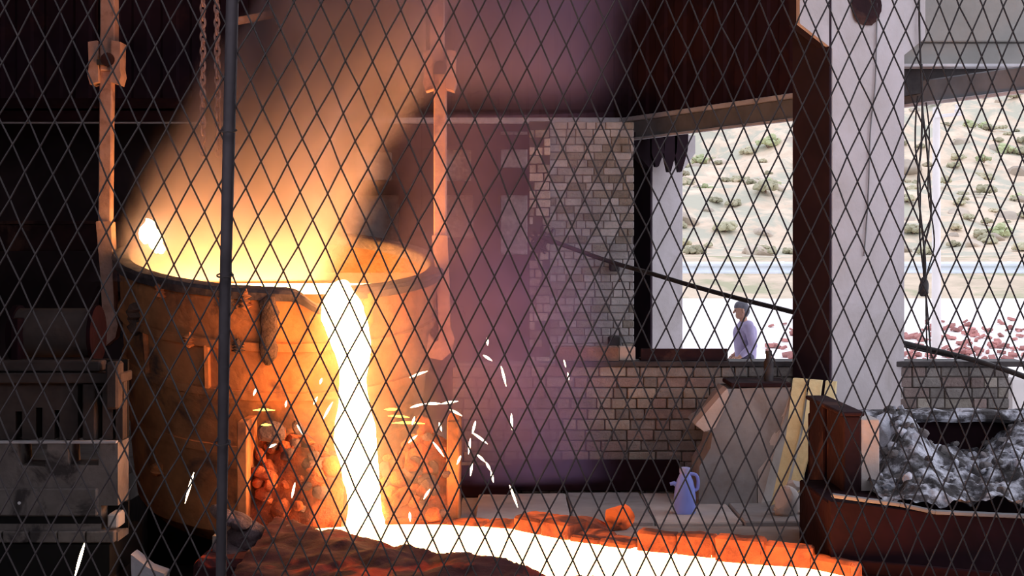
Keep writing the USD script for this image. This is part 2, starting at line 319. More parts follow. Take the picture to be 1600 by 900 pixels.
# cladding above the back beam, and along the open side
uw = Thing('wall_upper', 'maroon sheet cladding above the back edge beam', 'wall', E0, kind='structure')
def ribbed(a, b, z0, z1, pitch=.42, dep=.025):
    a, b = np.array(a, float), np.array(b, float); L = np.linalg.norm(b-a); d = (b-a)/L; nrm = V(d[1], -d[0], 0)
    s, h = [0], [0]; x = 0
    while x < L:
        for q, k in ((.35, 0), (.45, 1), (.9, 1), (1., 0)): s.append(min(x+q*pitch, L)); h.append(k)
        x += pitch
    s, h = np.array(s), np.array(h); lo = a+np.outer(s, d)+np.outer(h*dep, nrm); n = len(s)
    bk = a+np.outer(s, d)-nrm*.06
    v = np.vstack([lo+V(0, 0, z0-a[2]), lo+V(0, 0, z1-a[2]), bk+V(0, 0, z0-a[2]), bk+V(0, 0, z1-a[2])]); f = []
    for i in range(n-1):
        f += [(i, i+1, n+i+1), (i, n+i+1, n+i), (2*n+i, 3*n+i+1, 2*n+i+1), (2*n+i, 3*n+i, 3*n+i+1), (i, 2*n+i+1, i+1), (i, 2*n+i, 2*n+i+1)]
    return v, np.array(f)
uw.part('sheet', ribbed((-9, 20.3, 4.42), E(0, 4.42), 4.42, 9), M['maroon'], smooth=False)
uw.part('sill_strip', box(-9, E0[0]+.1, 20.1, 20.26, 4.35, 4.43, .01), M['trim'])
uw2 = Thing('wall_right', 'maroon sheet cladding over the open side with its pale edge strip', 'wall', E(3), kind='structure')
uw2.part('sheet', ribbed(E(0, 4.42), E(5.35, 4.42), 4.42, 9), M['maroon'], smooth=False)
uw2.part('sill_strip', bar(E(0, 4.39), E(5.3, 4.39), .12, .06, .008), M['trim'])
eb = Thing('trim_1', 'dark concrete edge beam running out over the yard', 'beam', E(0, 4.1), kind='structure')
eb.part('beam', bar(E(-.3, 4.24)+NO*.12, E(14, 4.24)+NO*.12, .24, .25, .015), M['beam'])
eb.part('drip_edge', bar(E(-.1, 4.10)-NO*.03, E(14, 4.10)-NO*.03, .06, .035, .006), M['trim'])
gp = Thing('wall_side', 'grey concrete wall panel right of the near pillar top', 'wall', (4.5, 15.2, 4.5), kind='structure')
gp.part('panel', box(4.1, 9.5, 15.25, 15.5, PZ(101, 15.2), PZ(66, 15.2), .01), M['grey'])
gp.part('panel', box(4.1, 9.5, 15.2, 15.5, PZ(65, 15.2), 6.2, .01), M['grey'])
gp.part('ledge', box(4.1, 9.5, 15.1, 15.3, PZ(106, 15.2), PZ(101.5, 15.2), .005), M['trim'])
gp.part('apron', prism([(4.1, PZ(104, 15.3)), (4.1, PZ(152, 15.3)), (PX(1600, 15.3), PZ(126, 15.3)), (9.5, PZ(92, 15.3)), (9.5, PZ(80, 15.3))], 15.3, 15.45), M['steel'])  # dark sheet painting the shadowed soffit over the beam
rf = sg.Polygon([(-9.2, -3.2), (4.8, -3.2), (4.8, 7.5), (4.0, 8.5), tuple(E(5.4)[:2]-NO[:2]*1.4), tuple(E(5.4)[:2]), tuple(E(0)[:2]), (1.5, 21.2), (-9.2, 21.2)])
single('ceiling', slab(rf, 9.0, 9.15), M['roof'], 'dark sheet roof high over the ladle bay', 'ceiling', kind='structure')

def pillar(name, cx, Y0, w, t, z1, hz0, hz1, hout, label, lc='pillar'):
    """Concrete pillar turned with the open side; corner (cx, Y0) is the edge between its face dark with soot and painted shade and its daylit face."""
    c = V(cx, Y0, 0); T = Thing(name, label, 'pillar', c, kind='structure')
    def pt(a, b, z): return c+NO*a+DB*b+V(0, 0, z)
    def hexa(a0, a1, b0, b1, z0, z1, b=.02):
        return obox(c+NO*(a0+a1)/2+DB*(b0+b1)/2+V(0, 0, (z0+z1)/2), np.array([NO, DB, (0, 0, 1)]), (a1-a0, b1-b0, z1-z0), b)
    T.part('shaft', hexa(0.012, w, 0, t, 0, z1), M['pillar'])
    T.part('sooty_face', hexa(-.012, .02, -.004, t+.006, 0, z1-.01, .004), M['pillar_soot_shade'], label='inner face darkened by soot and painted shade')  # shade of the side turned from daylight is put into this colour, with soot
    for side, (a0, a1) in enumerate(((-hout, 0.03), (w-.03, w+hout*.75))):
        q = sg.Polygon([(a0 if side == 0 else a1, hz1), (a0 if side == 0 else a1, z1), (.03 if side == 0 else w-.03, z1), (.03 if side == 0 else w-.03, hz0)])
        def put(m, mm_, nm, lab=None):
            v, f = vf(m); T.part(nm, (c+np.outer(v[:, 0], NO)+np.outer(v[:, 1], DB)+np.outer(v[:, 2], (0, 0, 1)), f), M[mm_], smooth=20, label=lab)
        if side == 0:
            put(prism(q, 0, .05), lc, 'corbel'); put(prism(q.buffer(-.004), .05, .16), 'pillar_soot_shade', 'corbel_back', 'corbel side darkened by soot and painted shade')
        else: put(prism(q, .01, t-.01), 'pillar', 'corbel')
    return T, pt
np_, npt = pillar('pillar', PX(1297, 14), 14.0, 1.05, .53, 5.6, PZ(76, 14), PZ(42, 14), .40, 'broad pale concrete pillar with an inner face dark from soot and painted shade, nearest to the fence')
np_.part('stain', rough_up(place(rock(5, (.22, .02, .22)), npt(.5, -.02, PZ(2, 13.9)), (0, 0, math.atan2(NO[1], NO[0]))), .02, 8), M['rust'], label='brown rust stain near the top')
fp_, fpt = pillar('pillar', PX(1017, 20), 20.0, .58, .45, 4.2, PZ(268, 20), PZ(236, 20), .3, 'slim pale pillar with an inner face dark from soot and painted shade, far corner by the brick wall', 'pillar_soot_shade')
for k, px in enumerate((1030, 1049, 1066)):
    b = P(px, 0, 19.75); zt, zb = PZ(207, 19.75), PZ(268-8*(k == 0), 19.75)
    fp_.part('bracket', prism([(PX(px-12, 19.75), zt), (PX(px+9, 19.75), zt), (PX(px+8, 19.75), zt-.25), (PX(px-1, 19.75), zb), (PX(px-6, 19.75), zb), (PX(px-12, 19.75), zt-.3)], 19.7, 19.95), M['pillar_soot_shade'])

# ---- low brick wall
def bricks(T, x0, x1, y0, y1, z0, z1, ch, bl, seed, mats, proud=.012, half=True, skip=None, wmat='mortar', joint=.011):
    r = random.Random(seed); n = int(round((z1-z0)/ch)); ch = (z1-z0)/n
    T.part('mortar_core', box(x0+.01, x1-.01, y0+.02, y1, z0, z1-.01), M[wmat])
    for i in range(n):
        x = x0-(bl*.5 if i % 2 else 0)-r.uniform(0, .04); za = z0+i*ch
        while x < x1-.02:
            L = bl*(.52 if half and r.random() < .33 else 1)*r.uniform(.92, 1.06)
            a, b = max(x, x0), min(x+L, x1)
            if b-a > .04 and not (skip and skip((a+b)/2, za+ch/2)):
                k = r.uniform(-proud, proud)
                v, f = box(a+joint/2, b-joint/2, y0+k, y0+.1, za+joint*.45, za+ch-joint*.45, .008)
                v = v+np.array([0, r.uniform(-.004, .004), r.uniform(-.003, .003)])
                T.part('brick', (v, f), M[r.choice(mats)], smooth=False)
            x += L
YW = 14.5
lw = Thing('wall_low', 'low wall of large buff firebricks between pit and yard', 'brick wall', (2, YW, 0), kind='structure')
bricks(lw, -.62, 5.13, YW, YW+.3, 0, 1.31, .109, .285, 11, ['brick_a', 'brick_b', 'brick_b', 'brick_c'], skip=lambda x, z: 2.95 < x < 4.0 and z < .95)
lw.part('steel_capping', box(.45, 5.3, YW-.03, YW+.32, 1.31, 1.365, .006), M['steel'])
lw.part('steel_capping', box(-.6, .47, YW+.02, YW+.28, 1.31, 1.345, .01), M['beam'])
# ---- tall brick wall
YT = 18.5
tw = Thing('wall_brick', 'tall grey brick wall beside the far pillar', 'brick wall', (1, YT, 0), kind='structure')
bricks(tw, PX(858, YT), PX(991, YT), YT, YT+.3, 1.0, PZ(190, YT), .102, .24, 12, ['brick_t', 'brick_t', 'brick_t', 'brick_a'], proud=.006, joint=.009, wmat='mortar_l')
tw.part('plinth', box(PX(826, YT), PX(991, YT), YT-.02, YT+.3, 0, 1.0, .02), M['brick_b'])
bt = Thing('buttress', 'ragged pale brick buttress at the left end of the tall wall', 'brick buttress', (.3, YT, 0), kind='structure')
bricks(bt, PX(826, YT), PX(860, YT), YT-.14, YT+.1, 0, PZ(190, YT), .115, .2, 13, ['brick_w', 'brick_w', 'brick_a'], proud=.035, joint=.014)

# ---- steelwork and pale panels on the back wall
sf = Thing('steel_frame', 'dark red steel columns and beams against the back wall', 'steel frame', (-.8, 20.4, 0), kind='structure')
def ibeam(a, b, w, h, t=.03, up=(0, 1, 0)):
    a, b = np.array(a, float), np.array(b, float); R = frame(b-a, up); L = np.linalg.norm(b-a); c = (a+b)/2
    return cat(obox(c, R, (t, h, L)), obox(c+R[1]*(h/2-t/2), R, (w, t, L)), obox(c-R[1]*(h/2-t/2), R, (w, t, L)))
for px in (505, 642, 760):
    sf.part('column', ibeam(P(px, 0, 20.4)*V(1, 1, 0), P(px, 0, 20.4)*V(1, 1, 0)+V(0, 0, 8.5), .33, .3), M['darkrust'], smooth=False)
for py in (222, 294, 412):
    sf.part('beam', ibeam(P(480, py, 20.5), P(828, py, 20.5), .2, .16), M['darkrust'], smooth=False)
for k, (x0, x1, y0, y1) in enumerate(((558, 612, 238, 282), (540, 624, 302, 398), (690, 736, 234, 284), (686, 740, 304, 372), (782, 824, 206, 262), (782, 824, 304, 398))):
    a, b = P(x0, y1, 20.7), P(x1, y0, 20.7)
    single('infill_panel', box(a[0], b[0], 20.64, 20.76, a[2], b[2], .01), M['brick_t'], 'wall panel between red columns painted pale to stand in for daylight, '+['upper left', 'lower left', 'upper one by the right hanger', 'lower one by the right hanger', 'upper right beside the buttress', 'lower right beside the buttress'][k], 'wall panel', kind='structure')  # pale colour imitates daylight behind translucent panels
# dim girders and drum at the left
single('girder', ibeam(P(-120, 172, 18.5), P(560, 172, 18.5), .3, .14), M['darkrust'], 'dark crane girder high across the left bay', 'girder', smooth=False)
single('girder', cat(box(PX(-120, 17), PX(178, 17), 17, 17.3, PZ(392, 17), PZ(348, 17), .01), box(PX(-120, 17), PX(178, 17), 16.95, 17.35, PZ(350, 17), PZ(345, 17))), M['rust'], 'dull red girder behind the left hanger', 'girder')
sh = Thing('hood_rail', 'sloping steel rail of the fume hood at the top left', 'rail', P(400, 30, 18.2))
sh.part('rail', bar(P(365, 34, 18.2), P(560, -4, 18.2), .1, .09, .01), M['hanger'])

# ================================================================ ladle
C = P(441, 400, 14.5); AX = norm((math.tan(math.radians(3.4)), -math.tan(math.radians(10.5)), 1))
LX = norm(V(1, 0, 0)-AX*AX[0]); LY = np.cross(AX, LX); LR = np.array([LX, LY, AX])
R0 = 1.64; SPA = math.atan2(-math.sqrt(1-.355**2), .355)
def loc2w(v): return np.asarray(v, float) @ LR+C
def rad(h): return R0-.085*h          # shell radius at depth h under the rim
def revolve(prof, n=180, seed=1, amp=.012, spout=True, sc=2.2):
    """Local lathe about the ladle axis; the profile is (radius, height); the rim dips and bulges out at the spout."""
    prof = np.array(prof, float); g = np.arange(n)*2*np.pi/n; m = len(prof)
    d = (g-SPA+np.pi) % (2*np.pi)-np.pi; w = np.exp(-(d/.085)**2) if spout else 0*d
    r = prof[:, None, 0]+w*.13*np.clip(1+prof[:, None, 1]/.55, 0, 1); z = prof[:, None, 1]-w*.13*np.clip(1+prof[:, None, 1]/.5, 0, 1)
    v = np.stack([r*np.cos(g), r*np.sin(g), np.broadcast_to(z, r.shape)], -1)
    if amp: v = v*(1+amp*2*(meshkit.fbm(v*sc+seed, 3, seed)-.5))[..., None]
    f = []
    for i in range(m-1):
        for j in range(n):
            q = (j+1) % n; f += [(i*n+j, i*n+q, (i+1)*n+q), (i*n+j, (i+1)*n+q, (i+1)*n+j)]
    return loc2w(v.reshape(-1, 3)), np.array(f)
ld = Thing('ladle', 'huge rust brown slag ladle tipped on the hangers, pouring white hot melt', 'ladle', loc2w((0, 0, -2.85)))
H = 2.85
prof = [(.02, -H), (.6, -H+.01), (1.0, -H+.06), (1.22, -H+.18), (rad(H-.35), -H+.38)]+[(rad(h), -h) for h in np.linspace(H-.5, .06, 34)]
ld.part('shell', revolve(prof), M['ladle'])
rimp = [(rad(.1), -.11), (R0+.035, -.10), (R0+.045, -.03), (R0+.02, .0), (R0-.1, .005), (R0-.135, -.03), (R0-.14, -.12), (R0-.1, -.13)]
ld.part('rim', revolve(rimp, amp=.012, seed=4, sc=5), M['rim'], label='crusted dark rim with a pouring lip')
ld.part('lining', revolve([(R0-.10, -.06), (R0-.15, -.3), (R0-.2, -.9), (.9, -1.1), (.02, -1.15)][::1], amp=.02, seed=6), M['lining'])
for h, pr in ((.55, .035), (1.03, .03), (1.6, .02)):
    ld.part('band', revolve([(rad(h)-.02, -h-.05), (rad(h)+pr, -h-.045), (rad(h)+pr, -h+.03), (rad(h)-.02, -h+.045)], spout=False, amp=.012), M['ladle'])
def onshell(a, h, o=0.0): return loc2w(((rad(h)+o)*math.cos(a), (rad(h)+o)*math.sin(a), -h))
for k, px in enumerate((268, 372)):
    s = (px-441)/250; a = math.atan2(-math.sqrt(1-s*s), s)
    ld.part('stiffener', tube([onshell(a, h, .01) for h in np.linspace(.58, 1.0, 6)], .035, 6), M['ladle'])
rr = np.random.RandomState(3)
def drip(a, h0, h1, w, seed):
    hs = np.linspace(h0, h1, 9); p = np.array([onshell(a+.012*math.sin(seed+3*i), h, .03) for i, h in enumerate(hs)])
    r = w*np.array([.5, .9, 1, .95, .9, .85, 1.05, .9, .3]); return rough_up(tube(p, r, 10, ell=.6), min(.02, .2*(h1-h0)*.4, w*.25), 7, seed)
def ang(px): s = (px-441)/255; return math.atan2(-math.sqrt(1-s*s), s)
ld.part('slag_drip', drip(ang(464), .04, .72, .085, 1), M['skull'], label='long frozen slag tongue beside the lip')
for k, (px, h0, h1, w) in enumerate(((430, .02, .2, .05), (408, .02, .25, .045), (600, .05, .4, .06), (247, .35, .65, .07), (300, .05, .2, .05), (585, .6, .75, .04), (345, .5, .62, .06), (420, .5, .62, .05), (275, 1.9, 2.02, .07))):
    ld.part('slag_drip', drip(ang(px), h0, h1, w, k+2), M['skull'] if k % 2 else M['ladle'])
for sx in (-1, 1):
    ax0, ax1 = loc2w((sx*(rad(.6)-.05), 0, -.62)), loc2w((sx*(R0+.28), 0, -.62))
    tr = ld.part('trunnion', tube([ax0, ax1], .14, 20), M['rust'])
    ld.part('collar', tube([loc2w((sx*(R0+.19), 0, -.62)), loc2w((sx*(R0+.25), 0, -.62))], .2, 20), M['rust'], under=tr)
# melt in the ladle (level with the lip)
ZB = PZ(452, 13.0)
ring = []
for a in np.linspace(0, 2*np.pi, 64, endpoint=False):
    d = LX*math.cos(a)+LY*math.sin(a); p = C+d*(R0-.17); t = (ZB-p[2])/AX[2]; ring.append((p+AX*t)[:2])
single('molten_bath', slab(sg.Polygon(ring), ZB-.05, ZB), M['bath'], 'glowing melt filling the tipped ladle', 'molten slag')

# ---- pouring stream
sp = [(532, 447, 13.25, 17), (530, 458, 12.98, 23), (531, 474, 12.8, 33), (537, 496, 12.72, 44), (545, 520, 12.68, 41), (551, 548, 12.66, 33), (552, 590, 12.65, 27), (553, 630, 12.64, 30), (554, 665, 12.63, 38), (557, 700, 12.62, 42), (563, 740, 12.62, 36), (569, 780, 12.6, 31), (571, 808, 12.6, 33), (572, 832, 12.6, 44)]
pts = spline([P(x, y, Y) for x, y, Y, _ in sp], 44)
rads = np.interp(np.linspace(0, 1, 44), np.linspace(0, 1, len(sp)), [r*.8/F*12.65 for *_, r in sp])
single('pouring_stream', rough_up(tube(pts, rads, 18, ell=.7), .022, 6, 3), M['stream'], 'white hot stream falling from the ladle lip into the launder', 'molten stream', smooth=True)
# ---- flame at the left rim
def flame(px, py, w, h, Y, seed):
    b = P(px, py, Y); k = Y/F; z = np.linspace(0, 1, 12)
    r = w*k*np.array([.35, .6, .8, .95, 1, .95, .85, .8, .6, .5, .3, .05]); p = b+np.c_[-.25*h*k*z**2+.02*np.sin(z*9), 0*z, h*k*z]
    return rough_up(tube(p, r, 12), .03, 9, seed)
single('flame', flame(238, 388, 17, 48, 14.2, 2), M['flame'], 'bright flame licking over the left rim of the ladle', 'flame', smooth=True)
single('flame', flame(248, 394, 9, 16, 14.05, 3), M['flame'], 'small second flame just right of the rim flame', 'flame', smooth=True)

# ================================================================ launder, pool, rubble
ZP = .06
far = [(455, 829), (520, 824), (560, 821), (640, 819), (720, 820), (800, 823), (860, 831), (905, 842), (960, 851), (1010, 857), (1070, 864), (1120, 868), (1122, 877), (1180, 882), (1270, 888), (1330, 900), (1420, 920), (1600, 960)]
near = [(1500, 1010), (1150, 960), (930, 925), (830, 908), (760, 893), (690, 879), (650, 872), (600, 860), (560, 853), (500, 839)]
pool = sg.Polygon([tuple(G(x, y, ZP)[:2]) for x, y in far+near]).buffer(0)
single('molten_pool', slab(pool, ZP-.05, ZP), M['molten'], 'white hot melt pooling and running along the launder', 'molten slag')
# near bank: dark crust slope
def bank_h(X, Y):
    p = np.c_[X.ravel(), Y.ravel()]; import shapely
    d = shapely.distance(shapely.points(p), pool).reshape(X.shape); n = meshkit.fbm(np.stack([X*3, Y*3, 0*X], -1), 4, 5)
    h = .03+.16*np.clip(d/.14, 0, 1)*(.5+n)-.12*np.clip((d-.5)/1.2, 0, 1)
    return np.where(d <= 0, -.12, h)
v, f = grid(np.linspace(-2.05, 3.6, 150), np.linspace(8.4, 12.35, 110), bank_h)
farline = sg.LineString([tuple(G(x, y, ZP)[:2]) for x, y in far])
fc = v[f].mean(1); keep = np.ones(len(f), bool)
fl = np.array(farline.coords); yb = np.interp(fc[:, 0], fl[:, 0], fl[:, 1]); keep = fc[:, 1] < yb+.02
single('near_bank', (v, f[keep]), M['bank'], 'dark red crusted bank along the near side of the melt', 'slag bank')
# far lip: hot crust blocks
rl = np.random.RandomState(8)
lipg = 'hot crust blocks along the far launder lip'
def lip(px0, py0, px1, py1, hgt, wid, n, seed):
    r = np.random.RandomState(seed)
    for i in range(n):
        a0, a1 = i/n, (i+1)/n
        A = G(px0+(px1-px0)*a0, py0+(py1-py0)*a0, ZP); B = G(px0+(px1-px0)*a1, py0+(py1-py0)*a1, ZP)
        h = hgt*r.uniform(.8, 1.15); m = bar(A+V(0, wid/2, h/2-.04), B+V(0, wid/2, h/2-.04), wid, h+.08, .02)
        m = rough_up(m, .028, 5, seed*31+i, edge=.07)
        single('lip_block', m, M['lip'], 'orange hot crust block lining the far side of the launder', 'slag crust', group=lipg)
lip(820, 829, 905, 846, .13, .3, 2, 1); lip(905, 846, 1000, 859, .06, .3, 2, 2); lip(1000, 860, 1122, 872, .16, .14, 2, 3); lip(1122, 876, 1275, 889, .17, .14, 2, 4); lip(1275, 889, 1345, 903, .11, .14, 1, 5)
lip(600, 818, 700, 820, .02, .22, 2, 6); lip(700, 820, 822, 827, .03, .25, 2, 7)
m = place(rock(41, (.16, .12, .14), 2), G(966, 832)+V(0, .1, .12), (.2, .5, .3)); single('crust_lump', m, M['lip'], 'tilted orange hot lump standing on the launder lip', 'slag lump', smooth=20)
single('crust_lump', place(rock(42, (.2, .15, .08), 2), G(920, 838)+V(0, .2, .06), (.1, .1, .2)), M['rubble'], 'flat reddish slag lump left of the tilted hot lump', 'slag lump', smooth=20)
# floor strip behind the launder
st = Thing('launder_deck', 'worn pale concrete deck in front of the brick wall', 'concrete deck', (1, 13.3, 0), kind='structure')
xs = [PX(742, 13.2), .55, 1.3, 2.1, PX(1252, 13)]
for i in range(4):
    st.part('slab', rough_up(box(xs[i]+.008, xs[i+1]-.008, 12.75, 14.32, -.02, .035+.01*(i % 2), .012), .006, 4, i, edge=.3), M['block_l'] if i % 2 == 0 else M['block'], smooth=20)
single('scorched_plate', box(PX(800, 14.4), PX(1062, 14.4), 14.40, 14.46, .045, PZ(719, 14.4), .008), M['darkrust'], 'dark red strip put in for shade and soot along the foot of the brick wall', 'steel plate')  # dark strip stands in for shade and soot at the wall foot
single('scorched_plate', box(PX(716, 14.25), PX(800, 14.25), 14.25, 14.4, .0, PZ(770, 14.2)+.25, .01), M['darkrust'], 'shorter dark steel plate right of the glowing rubble', 'steel plate')

# cheeks and rubble under the spout
single('cheek_plate', rough_up(box(PX(385, 12.9), PX(400, 12.9), 12.45, 12.98, .02, PZ(650, 12.9), .008), .008, 6, 2, edge=.12), M['ladle'], 'upright steel cheek plate left of the glowing rubble', 'steel plate')
single('cheek_plate', rough_up(box(PX(700, 13), PX(719, 13), 12.75, 13.35, .0, PZ(652, 13), .012), .01, 6, 3, edge=.12), M['ladle'], 'upright steel cheek plate right of the glowing rubble', 'steel plate')
def pile(px0, px1, top, Y0, seed, n, mats, label, group, name, smin, smax, zmin=.0):
    r = np.random.RandomState(seed)
    for i in range(n):
        px = px0+(px1-px0)*r.rand(); t = r.rand()**.8; ztop = top(px)
        z = zmin+(ztop-zmin)*t; Y = Y0+.5*(t-.4)+r.uniform(-.08, .08); s = r.uniform(smin, smax)
        single(name, place(rock(seed*100+i, (s, s*r.uniform(.6, .9), s*r.uniform(.5, .9)), 1 if s < .05 else 2), V(PX(px, Y), Y, z), r.uniform(-1, 1, 3)), M[mats[i % len(mats)]], label, 'rubble', group=group, smooth=20)
hl = lambda px: PZ(np.interp(px, [400, 430, 470, 520], [672, 668, 672, 700]), 13.0)
hr = lambda px: PZ(np.interp(px, [590, 625, 660, 700], [760, 690, 662, 668]), 13.1)
def mound(px0, px1, top, Y0, Y1, seed, name, label):
    def h(X, Y):
        px = 800+X/Y*F; t = np.clip((Y-Y0)/(Y1-Y0), 0, 1); n = meshkit.fbm(np.stack([X*5, Y*5, 0*X], -1), 4, seed)
        return .0+(top(px)-.1)*np.clip(t*1.15, 0, 1)+.16*(n-.5)
    return single(name, grid(np.linspace(PX(px0, 12.9), PX(px1, 12.9), 60), np.linspace(Y0, Y1, 40), h), M['rubble'], label, 'rubble mound', kind='stuff')
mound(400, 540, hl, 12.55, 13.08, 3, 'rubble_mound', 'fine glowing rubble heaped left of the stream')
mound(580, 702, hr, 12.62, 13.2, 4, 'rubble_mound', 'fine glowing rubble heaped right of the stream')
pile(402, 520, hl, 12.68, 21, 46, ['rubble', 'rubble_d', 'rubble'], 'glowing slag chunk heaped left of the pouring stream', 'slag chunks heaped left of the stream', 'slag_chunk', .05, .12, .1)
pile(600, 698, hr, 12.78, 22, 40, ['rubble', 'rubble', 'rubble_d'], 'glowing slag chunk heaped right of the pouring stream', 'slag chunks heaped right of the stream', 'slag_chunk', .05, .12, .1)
single('slag_chunk', place(rock(77, (.13, .1, .11)), P(424, 676, 12.7), (.3, .2, .5)), M['rubble_d'], 'dark bluish lump crowning the left rubble heap', 'rubble', smooth=20)
for k, (px, py, sx, sz) in enumerate(((445, 846, .24, .17), (395, 835, .26, .12), (372, 815, .12, .06), (352, 806, .1, .05), (420, 880, .22, .12), (365, 860, .2, .1), (470, 872, .2, .1))):
    Y = 11.9-.1*(k > 3); single('bank_boulder', place(rock(60+k, (sx, .2, sz), 3), P(px, py, Y), (.1*k, 0, .3*k)), M['rubble_d'], 'dark slag boulder on the pit edge before the ladle, '+['largest with pale flecks', 'long one under the fence post', 'small upper one', 'smallest at the left end', 'low one at the frame foot', 'low one by the fence post', 'low one nearest the melt'][k], 'boulder', smooth=25)
# support ledge for the boulders
single('pit_curb', rough_up(box(-2.6, -1.95, 11.4, 12.1, -1.2, -.02, .05), .05, 2, 7, edge=.2), M['bank'], 'scorched curb of the pit below the dark boulders', 'curb')
single('pale_sack', rough_up(prism([(PX(205, 12.2), PZ(867, 12.2)), (PX(214, 12.2), PZ(874, 12.2)), (PX(232, 12.2), PZ(888, 12.2)), (PX(256, 12.2), PZ(897, 12.2)), (PX(262, 12.2), -1.15), (PX(206, 12.2), -1.15)], 12.2, 12.4), .015, 4, 5, edge=.1), M['pale_tone'], 'pale sack in the pit at the foot of the ladle', 'piece', smooth=40)  # pale piece at the ladle foot, standing in for something bright there

# ================================================================ hangers, chain
def hanger(name, pxs, pys, Y, label, hook):
    T = Thing(name, label, 'crane hanger', P(pxs[1], pys[1], Y))
    (x0, x1, xc), (ya, yb, yc) = pxs, pys
    W = 20/F*Y
    T.part('upper_bar', bar(P(x0, -320, Y), P(x0, 112, Y), W*1.15, .17, .012, up=(0, 1, 0)), M['hanger'])
    T.part('upper_flange', bar(P(x0-14, -320, Y+.06), P(x0-14, 90, Y+.06), .03, .3, .006, up=(0, 1, 0)), M['darkrust'])
    T.part('lower_bar', bar(P(x1, yb-42, Y+.02), P(xc, yc, Y+.02), W, .12, .012, up=(0, 1, 0)), M['hanger'])
    for s in (-1, 1):
        T.part('link_plate', prism(sg.Polygon([P(x1+a*s, b, Y)[[0, 2]] for a, b in ((11, ya-2), (25, ya), (24, ya+40), (26, yb-14), (22, yb), (9, yb-4))]), Y-.12, Y+.1), M['hanger'])
    T.part('pin', tube([P(x1, (ya+yb)/2-8, Y-.17), P(x1, (ya+yb)/2-8, Y+.14)], .07, 14), M['rust'])
    T.part('pin_plate', prism(sg.Polygon([P(x1+a, b, Y)[[0, 2]] for a, b in ((-10, ya+28), (9, ya+28), (9, ya+36), (-10, ya+36))]), Y-.16, Y-.11), M['steel'])
    pz = [P(xc+a, yc+b, Y)[[0, 2]] for a, b in hook]
    T.part('hook', rough_up(prism(sg.Polygon(pz).buffer(.015), Y-.07, Y+.1), .008, 5, 2, edge=.12), M['hanger'])
    return T
hook = [(-10, -30), (9, -30), (12, 60), (14, 110), (20, 130), (16, 148), (2, 160), (-16, 156), (-26, 140), (-27, 120), (-20, 116), (-16, 128), (-8, 138), (0, 132), (0, 112), (-2, 60)]
hanger('crane_hanger', (171, 168, 165), (68, 134, 378), 14.35, 'rust pink crane hanger with hook, left of the ladle', hook)
T = hanger('crane_hanger', (683, 688, 688), (82, 144, 400), 14.45, 'rust pink crane hanger lit orange, right of the ladle', [(x*1.0, y) for x, y in hook])
T.part('cross_arm', bar(P(640, -28, 14.4), P(680, 14, 14.4), .14, .1, .01), M['hanger'])
def chain(px, y0, y1, label, lean=0):
    T = Thing('hanging_chain', label, 'chain', P(px, y0, 14.1)); Y = 14.1; k = Y/F; n = int((y1-y0)/11.2)
    for i in range(n):
        c = P(px+lean*i/n, y0+(i+.5)*11.2, Y); a = np.linspace(0, 2*np.pi, 14, endpoint=False)
        w, h = 3.6*k, 8.2*k; e = np.c_[w*np.cos(a)*(1 if i % 2 == 0 else .25), w*np.sin(0*a), h*np.sin(a)]
        if i % 2: e[:, 1] = w*np.cos(a)
        T.part('link', tube(c+e, 1.9*k, 6, closed=True), M['chain'])
chain(317, -60, 250, 'rusty lifting chain, left strand, hanging into the smoke above the ladle'); chain(338, -60, 245, 'rusty lifting chain, right strand, beside the fence post', 3)

# ================================================================ left machine
YM = 12.0
mg = Thing('casting_block', 'grey cast block with two square notches at the left edge', 'casting mould', (-4.2, YM, 0))
z = lambda y: PZ(y, YM); x = lambda p: PX(p, YM)
out = [(x(-60), z(846)), (x(184), z(846)), (x(184), z(692)), (x(156), z(692)), (x(154), z(727)), (x(107), z(727)), (x(105), z(692)), (x(74), z(692)), (x(71), z(729)), (x(30), z(727)), (x(27), z(692)), (x(-60), z(692))]
mg.part('block', prism(sg.Polygon(out).difference(sg.box(x(158), z(832), x(190), z(790))), YM, YM+.34), M['machine_g'], smooth=15)
mg.part('top_edge', box(x(-60), x(182), YM-.015, YM+.05, z(693), z(689), .003), M['trim'])
mg.part('step', box(x(-60), x(154), YM-.05, YM+.02, z(805), z(762), .012), M['machine_g'])
mg.part('groove', box(x(-60), x(158), YM-.004, YM+.02, z(818), z(807)), M['black'])
mg.part('bolt', tube([P(30, 786, YM-.06), P(30, 786, YM-.04)], .014, 10), M['trim'])
for a, b in ((-60, 6), (8, 48), (50, 92), (94, 136), (138, 182)):
    mg.part('kerb_stone', box(x(a), x(b), YM-.07, YM+.03, z(846), z(828), .01), M['machine_g'])
pk = mg.part('socket', cat(box(x(158), x(190), YM+.2, YM+.25, z(832), z(790)), ), M['black'])
mg.part('plug', box(x(168), x(185), YM-.01, YM+.3, z(826), z(803), .015), M['block_l'], under=pk)
mm = Thing('casting_machine', 'brown iron casting machine body above the grey block', 'machine', (-4.2, YM+.2, .87))
cb = sg.box(x(-60), z(690), x(184), z(600))
for a, b, t in ((14, 25, 646), (46, 57, 640), (76, 84, 644), (113, 122, 604), (144, 152, 606), (168, 173, 640), (-20, -10, 642)): cb = cb.difference(sg.box(x(a), z(692), x(b), z(t)))
mm.part('comb_plate', prism(cb, YM+.15, YM+.3), M['machine'], smooth=15)
mm.part('back_plate', box(x(-60), x(184), YM+.31, YM+.36, z(690), z(566)), M['black'])
mm.part('beam', box(x(-60), x(186), YM+.05, YM+.42, z(600), z(584), .01), M['machine'])
mm.part('beam', box(x(-60), x(150), YM+.10, YM+.42, z(582), z(566), .01), M['machine'])
mm.part('bracket', box(x(123), x(143), YM+.10, YM+.2, z(690), z(600), .01), M['machine'])
